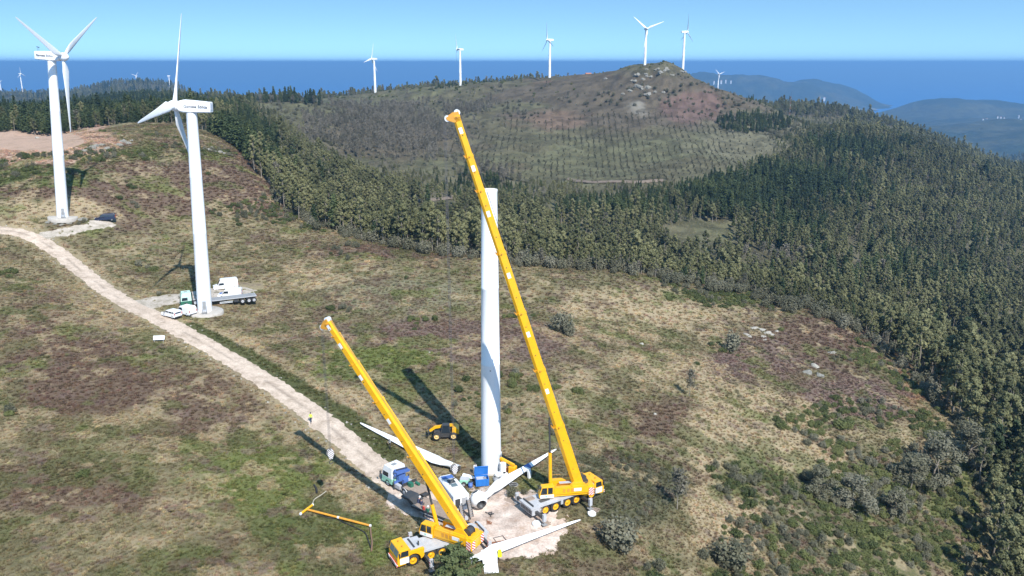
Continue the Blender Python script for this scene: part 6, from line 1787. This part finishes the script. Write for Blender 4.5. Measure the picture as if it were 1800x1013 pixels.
def bags():
    rs = np.random.RandomState(4)
    for i, (x, y, s, m, lb) in enumerate([(876, 838, .5, 'lamp_white', 'pale sack at the tower foot, nearest to the blue skip'), (884, 842, .42, 'pale_grey', 'grey sack below the tall cabinet'), (890, 838, .45, 'lamp_white', 'pale sack below the yellow machine'), (872, 846, .38, 'grey', 'dark grey sack just above the fitted blade'), (880, 834, .4, 'carwhite', 'white sack leaning on the tower door steps')]):
        p = on_ground(x, y); mb = MB(); rings = []
        for k in range(6):
            a = k / 5; rr = s * math.sin(math.pi * (.18 + .74 * a)) ** .7
            rings.append([(rr * (1 + .25 * rs.rand()) * math.cos(b), rr * (1 + .25 * rs.rand()) * math.sin(b), s * 1.3 * a) for b in [q * .7 for q in range(9)]])
        mb.loft(rings, 0); o = mb.build('sack', [M[m]]); o.location = p; tag(o, lb, 'sack')
    for i, (x, y, r_, lb) in enumerate([(873, 841, .55, 'coil of grey cable at the tower foot beside the blue skip'), (893, 843, .4, 'small coil of dark cable below the yellow machine')]):
        mb = MB(); p = on_ground(x, y)
        for k in range(4):
            q = [((r_ - .05 * k) * math.cos(a), (r_ - .05 * k) * math.sin(a), .08 + .07 * k) for a in [j * .393 for j in range(17)]]; mb.tube(q, .035, 5)
        o = mb.build('cable_coil', [M['grey'] if i == 0 else M['dark']]); o.location = p; tag(o, lb, 'cable coil')
bags()
def grating():
    p = on_ground(903, 852.5, .08); mb = MB().lathe([(.62, 0), (.62, .08), (.54, .08), (.54, 0)], 28)
    for k in range(-3, 4): mb.box((k * .17, 0, .04), (.035, 1.0 * math.sqrt(max(.05, 1 - (k * .27) ** 2)), .05))
    mb.box((0, 0, .05), (1.1, .05, .05)); o = mb.build('round_grating', [M['grey']]); o.location = p; tag(o, 'round grey grating lying on the grass under the fitted blade', 'grating')
grating()
def flat_box(name, label, cat, px, py, size, mat, yaw, z=.0, tilt=0):
    p = on_ground(px, py, z); mb = MB().box((0, 0, size[2] / 2), size, 0, ch=min(size[0], size[1]) * .04); o = mb.build(name, [M[mat]], bevel=.008); o.location = p; o.rotation_euler = (tilt, 0, yaw); return tag(o, label, cat)
for px, py, lb in ((943, 922, 'white octagonal outrigger mat beside the crane jack on the pale rubble'), (1040, 904, 'white outrigger mat on the grass right of the lowest blade tip')):
    p = on_ground(px, py, .1); o = MB().lathe([(.56, 0), (.58, .05), (.58, .16), (.55, .2)], 8).build('outrigger_mat', [M['lamp_white']]); o.location = p; o.rotation_euler = (R(14), 0, .4); tag(o, lb, 'outrigger mat')
def plank_stack(px, py, n, L, yaw, lb, mat='plank', grid=.26):
    p = on_ground(px, py, .02); t = thing('plank_stack', lb, 'planks', tuple(p), yaw); rs = np.random.RandomState(int(px))
    for k in range(n):
        o = MB().box((0, 0, 0), (L * rs.uniform(.85, 1.1), .2, .06)).build('plank', [M[mat]], t, bevel=.006); o.location = (rs.normal(0, .08), (k - n / 2) * grid, .06 + .01 * (k % 3)); o.rotation_euler = (0, 0, rs.normal(0, .06))
plank_stack(1043, 896, 5, 1.6, R(-35), 'timber planks under the right front jack of the big crane')
plank_stack(958, 921, 4, 1.3, R(30), 'timber planks under the near rear jack of the big crane')
plank_stack(899, 880, 4, 2.0, R(-38), 'timber planks under the far rear jack of the big crane')
plank_stack(868, 958, 6, 2.2, R(12), 'loose brown planks along the lowest blade on the rubble pad', 'rust', .2)
plank_stack(704, 988, 3, 1.2, R(20), 'pale planks in the grass below the small crane cab')
def frame_on_ground(px, py, s, yaw, lb):
    p = on_ground(px, py, .1); mb = MB().tube([(-s, -s, .04), (s, -s, .04), (s, s, .04), (-s, s, .04), (-s, -s, .04)], .045, 5); o = mb.build('metal_frame', [M['dark']]); o.location = p; o.rotation_euler = (0, 0, yaw); tag(o, lb, 'metal frame')
frame_on_ground(879, 949, .62, R(25), 'thin dark square frame lying in the middle of the rubble pad')
frame_on_ground(836, 955, .5, R(35), 'thin dark square frame lying beside the counterweight of the small crane')
def debris(px, py, s, mat, lb, name='scrap_piece'):
    rs = np.random.RandomState(int(px + py)); p = on_ground(px, py, .08); mb = MB()
    for k in range(7): mb.at((rs.normal(0, s * .4), rs.normal(0, s * .4), .05 + .08 * rs.rand()), rs.rand() * 3, rs.rand() * .6).box((0, 0, 0), (s * rs.uniform(.5, 1.1), s * .16, .07), 0)
    o = mb.build(name, [M[mat]]); o.location = p; tag(o, lb, 'scrap metal')
debris(861, 903, .7, 'dark', 'black heap of chains and metal right of the trailer ramps', 'chain_heap')
debris(862, 919, .6, 'rust', 'rusty brown scrap piece in the middle of the rubble pad')
debris(948, 858, .5, 'dark', 'dark toolbox parts on the grass left of the operator cab')

# spreader beam with its slings
def spreader():
    a = on_ground(541, 896, .32); b = on_ground(650, 924, .32); c0 = on_ground(529, 903, .3); c1 = on_ground(549, 888, .3)
    t = thing('spreader_beam', 'yellow T shaped spreader beam lying on the grass left of the small crane', 'spreader beam', tuple(a))
    A = Vector(a); L_ = lambda q: Vector(q) - A
    m = MB().cyl(L_(a), L_(b), .14, n=12, m=0).cyl(L_(b) , L_(b) + (L_(b) - L_(a)).normalized() * .18, .17, n=12, m=1)
    mid = (L_(a) + L_(b)) / 2; u = (L_(b) - L_(a)).normalized(); m.cyl(mid - u * .13, mid + u * .13, .165, n=12, m=1); m.build('beam', [M['amber'], M['carwhite']], t)
    MB().cyl(L_(c0), L_(c1), .15, n=12, m=0).cyl(L_(c0) - (L_(c1) - L_(c0)).normalized() * .12, L_(c0), .18, n=12, m=1).cyl(L_(c1), L_(c1) + (L_(c1) - L_(c0)).normalized() * .12, .18, n=12, m=1).build('crossbar', [M['yellow'], M['carwhite']], t)
    def rope(pix, r_, mat, nm):
        pts = smooth_line([tuple(L_(on_ground(x, y, .07))) for x, y in pix], 5); pts = [(p[0], p[1], L_(Vector((p[0] + A.x, p[1] + A.y, gz(p[0] + A.x, p[1] + A.y) + r_ + .08))).z) for p in pts]
        MB().tube(pts, r_, 6).build(nm, [M[mat]], t)
    rope([(549, 888), (552, 880), (557, 876), (565, 871), (573, 865)], .07, 'rope', 'sling'); rope([(651, 926), (652, 940), (654, 955), (653, 970)], .10, 'brown_rope', 'sling')
    rope([(544, 899), (560, 905), (575, 911), (592, 913), (610, 922), (628, 930), (642, 938), (647, 950), (652, 964)], .07, 'black', 'sling'); rope([(552, 854), (556, 860), (557, 868)], .13, 'black', 'sling')
spreader()

def sign():
    p = on_ground(279, 602); t = thing('information_sign', 'low white information board beside the gravel track', 'sign', tuple(p), R(6))
    b = MB(); b.X = Matrix.Rotation(R(-28), 4, 'X'); b.box((0, 0, .85), (2.0, .06, .8)); b.build('board', [M['lamp_white']], t)
    l = MB(); l.X = b.X
    rs = np.random.RandomState(3)
    for x, w_ in ((-.62, .2), (-.38, .16), (-.18, .12), (.38, .22), (.66, .26)):
        l.box((x, -.036, .82), (w_, .01, .16))
    l.build('print', [M['grey']], t)
    for x in (-.8, .8): MB().beam((x, .05, -.2), (x, .22, .55), .08, .08).build('post', [M['grey']], t)
sign()

# ------------------------------------------------------------------ rocks
ROCKM = paint('granite', (.22, .21, .185), .95, dirt=.7, dscale=1.5, dcol=(.17, .16, .12))
ROCKW = paint('pale_granite', (.33, .31, .27), .95, dirt=.5, dscale=2, dcol=(.3, .28, .24))
def rock(px, py, s, lb, flat=.55, mat=None, seed=0, group=None, cat='rock', z1=1500):
    rs = np.random.RandomState(seed + int(px * 7 + py)); p = hit(px, py, z1)
    if p is None: return
    import bmesh as _b
    bm = _b.new(); _b.ops.create_icosphere(bm, subdivisions=2, radius=1)
    for v_ in bm.verts:
        k = 1 + .28 * math.sin(v_.co.x * 3 + rs.rand()) * math.cos(v_.co.y * 4) + rs.normal(0, .09); v_.co *= k
        v_.co.x *= s * rs.uniform(.97, 1.03); v_.co.y *= s * .7; v_.co.z *= s * flat
    me = bpy.data.meshes.new('rock'); bm.to_mesh(me); bm.free(); me.materials.append(mat or ROCKM)
    o = bpy.data.objects.new('rock', me); COL.objects.link(o); o.location = (p[0], p[1], p[2]); o.rotation_euler = (0, 0, rs.rand() * 3); return tag(o, lb, cat, group)
RK = 'rocks of the outcrops on the heath'
for i, (x, y, s) in enumerate([(218, 250, 1.6), (226, 253, 1.3), (210, 256, 1.2), (160, 262, 1.5), (168, 258, 1.2), (178, 256, 1.0), (149, 266, 1.2), (188, 262, 1.1), (232, 248, .9)]): rock(x, y, s, 'grey rock of the outcrop on top of the mound behind the left turbine shadow', group='outcrop on the mound')
for i, (x, y, s) in enumerate([(360, 262, 1.2), (368, 265, 1.4), (377, 267, 1.0), (386, 268, 1.1), (372, 260, .8), (393, 270, .8)]): rock(x, y, s, 'grey rock of the outcrop on the mound just right of the middle tower', group='outcrop right of the middle tower')
for i, (x, y, s) in enumerate([(1325, 577, 1.3), (1337, 580, 1.2), (1348, 586, 1.3), (1340, 592, 1.0), (1356, 588, .9), (1310, 588, 1.0), (1318, 592, .8), (1365, 583, .8), (1345, 598, .7)]): rock(x, y, s, 'flat pale rock among those above the lone dark bush on the right slope', .3, ROCKW, group='pale rocks on the right slope')
rock(1431, 645, 1.1, 'angular white rock on the grey patch of the right slope', .6, ROCKW); rock(1462, 621, 1.2, 'flat grey rock by the purple heather on the right slope', .35); rock(1420, 655, 1.5, 'low grey rock left of the angular white one', .3); rock(1440, 660, 1.3, 'low grey rock below the angular white one', .3)
rock(1151, 728, .4, 'small white stone in brown heather right of the big crane boom', .6, ROCKW); rock(755, 620, .25, 'tiny white stone in the middle of the heath', .7, ROCKW); rock(1128, 606, .7, 'pale stone beside a dead shrub on the upper right grass', .5, ROCKW); rock(65, 243, 1.0, 'pale boulder lying on the bare pink soil', .5, ROCKW)
rock(145, 386, 1.3, 'low grey rock between the left turbine foot and the dark blue van', .4)
for x, y, s in ((85, 391, .9), (97, 394, .8), (108, 396, .7), (122, 393, .8)): rock(x, y, s, 'grey stone of the low rubble heap in front of the left turbine foot', .4, group='rubble at the left turbine foot')
rs_ = np.random.RandomState(15)
for i in range(34):
    x, y = (rs_.normal(1165, 26), rs_.uniform(121, 136)) if i < 16 else (rs_.normal(1125, 22) + 0, rs_.uniform(132, 170))
    rock(x, y, rs_.uniform(1.5, 3.8), 'grey boulder of the rocky summit between the two ridge turbines', .6, ROCKM, group='boulders of the rocky summit')
k = 0
for i in range(0, 150):
    q = ROAD[14 + int(i * .62) % (len(ROAD) - 30)]; q2 = ROAD[15 + int(i * .62) % (len(ROAD) - 30)]
    n = Vector((-(q2[1] - q[1]), q2[0] - q[0], 0)).normalized(); o_ = rs_.uniform(2.4, 3.6) * (1 if rs_.rand() < .8 else -1)
    X_, Y_ = q[0] + n.x * o_ + rs_.normal(0, .3), q[1] + n.y * o_ + rs_.normal(0, .3)
    if X_ > 0 or abs(o_) < 2.3: continue
    me = bpy.data.meshes.get('stone_%d' % (i % 5)) or None
    import bmesh as _b
    if me is None:
        bm = _b.new(); _b.ops.create_icosphere(bm, subdivisions=1, radius=1)
        for v_ in bm.verts: v_.co *= 1 + rs_.normal(0, .16); v_.co.z *= .6
        me = bpy.data.meshes.new('stone_%d' % (i % 5)); bm.to_mesh(me); bm.free(); me.materials.append(ROCKW if i % 2 else ROCKM)
    o = bpy.data.objects.new('stone', me); COL.objects.link(o); o.location = (X_, Y_, gz(X_, Y_)); s = rs_.uniform(.10, .26); o.scale = (s, s, s); o.rotation_euler = (0, 0, rs_.rand() * 6)
    tag(o, 'small stone on the verge of the gravel track', 'stone', 'stones along the track')

# ------------------------------------------------------------------ distant things
def far_turbine(px, py, Z, axis, rot, lb, sc=1.0, sink=0):
    p = world_at(px, py, Z); g = gz(p[0], p[1]); z = p[2] - sink
    g2 = z
    t = turbine((p[0], p[1], g2), axis, rot, lb, 'turbines of the wind farm', detail=False, scale=sc)
    if g2 - g > .3: child(MB().lathe([(1.6, -(g2 - g) - 1), (1.5, .1)], 20).mesh('base', [M['concrete']]), 'base', t)
    return t
far_turbine(660, 168, 950, 160, 18, 'white turbine on the skyline, leftmost of the five on the long ridge')
far_turbine(809.5, 155, 900, 195, 28, 'white turbine on the skyline between the sea and the planted slope, second on the ridge')
far_turbine(966, 140, 880, 200, 8, 'white turbine standing beside the reddish bare field, third on the ridge')
far_turbine(1133, 124, 840, -80, 52, 'white turbine just left of the rocky summit')
far_turbine(1200, 126, 880, 12, 3, 'white turbine just right of the rocky summit, its foot hidden')
far_turbine(1261.5, 160, 2070, -60, 50, 'small white turbine in front of the blue headland', 1.0)
far_turbine(39, 156, 2300, -10, 5, 'small distant turbine left of the leftmost tower, against the sea')
far_turbine(2, 160, 2500, 175, 85, 'tiny distant turbine cut by the left edge of the photo', sink=12)
far_turbine(242, 155, 2600, 160, 48, 'small distant turbine behind the wooded hill between the two big turbines', sink=3)
far_turbine(299, 156, 2500, 200, 88, 'small distant turbine behind the wooded hill, its rotor lying level', sink=3)
far_turbine(311, 162, 2900, 190, 12, 'tiny distant turbine half hidden by the blade of the middle turbine', sink=10)

def mast():
    p = world_at(1389, 190, 1000); g = gz(p[0], p[1]); H_ = 38
    t = thing('radio_mast', 'thin red and white lattice mast standing on the wooded ridge', 'radio mast', (p[0], p[1], g))
    rw = [M['pale_grey'], paint('faded_red', (.38, .14, .12), .7)]
    lat = MB()
    for k in range(12):
        z0 = H_ * k / 12; z1 = H_ * (k + 1) / 12; w0 = .9 * (1 - k / 14); w1 = .9 * (1 - (k + 1) / 14); m_ = k % 2
        for a in range(3):
            c0, s0 = math.cos(a * 2.094), math.sin(a * 2.094); c1, s1 = math.cos((a + 1) * 2.094), math.sin((a + 1) * 2.094)
            lat.cyl((c0 * w0, s0 * w0, z0), (c0 * w1, s0 * w1, z1), .05, n=5, m=m_).cyl((c0 * w0, s0 * w0, z0), (c1 * w1, s1 * w1, z1), .03, n=4, m=m_)
    lat.build('lattice', rw, t); MB().cyl((0, 0, H_), (0, 0, H_ + 5), .06, n=5).build('antenna', [M['dark']], t)
mast()
def house(px, py, Z, s, lb, group=None, z=None, rot=None):
    p = world_at(px, py, Z); z = p[2] if z is None else z; rs = np.random.RandomState(int(px * 3 + py)); r_ = rot if rot is not None else rs.rand() * 3
    t = thing('house', lb, 'house', (p[0], p[1], z), r_, group)
    w_, d_, h_ = s * rs.uniform(.9, 1.4), s * .75, s * .5
    MB().box((0, 0, h_ / 2 - s), (w_, d_, h_ + 2 * s)).build('wall', [M['lamp_white']], t)
    MB().prism([(-d_ / 2 - .3, h_), (d_ / 2 + .3, h_), (0, h_ + d_ * .35)], -w_ / 2, w_ / 2, axis='x').build('roof', [ROOFM], t)
ROOFM = paint('clay_roof', (.35, .15, .09), .9, dirt=.3)
house(1034, 134.5, 900, 5, 'small white hut on the skyline right of the third ridge turbine', rot=.2); house(1027, 134.5, 900, 3, 'smallest white shed left of the hut on the skyline', rot=.1)
rs_ = np.random.RandomState(21)
for i in range(34):
    px = rs_.choice([rs_.normal(1765, 22), rs_.uniform(1700, 1798)]); py = rs_.normal(216, 6)
    house(px, py, 5350 + rs_.normal(0, 120), rs_.uniform(6, 9), 'white house of the village on the blue coastal hill', 'village houses across the bay')
for px, py in ((1255, 144), (1268, 143), (1276, 142), (1285, 143), (1440, 172), (1449, 173)): house(px, py, 7300, 12, 'white building on the far blue headland', 'buildings on the headland')
# ------------------------------------------------------------------ haze
def haze():
    mb = MB().box((0, 0, (-381.5 + 100) / 2), (124000, 124000, 100 + 381.5))
    m = bpy.data.materials.new('haze_air'); m.use_nodes = True; m.node_tree.nodes.clear()
    o = m.node_tree.nodes.new('ShaderNodeOutputMaterial'); v = m.node_tree.nodes.new('ShaderNodeVolumePrincipled')
    v.inputs['Color'].default_value = (.28, .58, 1.0, 1); v.inputs['Density'].default_value = 1.12e-4; v.inputs['Anisotropy'].default_value = 0.2
    m.node_tree.links.new(v.outputs[0], o.inputs['Volume'])
    h = mb.build('haze', [m]); tag(h, kind='stuff', label='thin blue haze over the hills and sea')
haze()
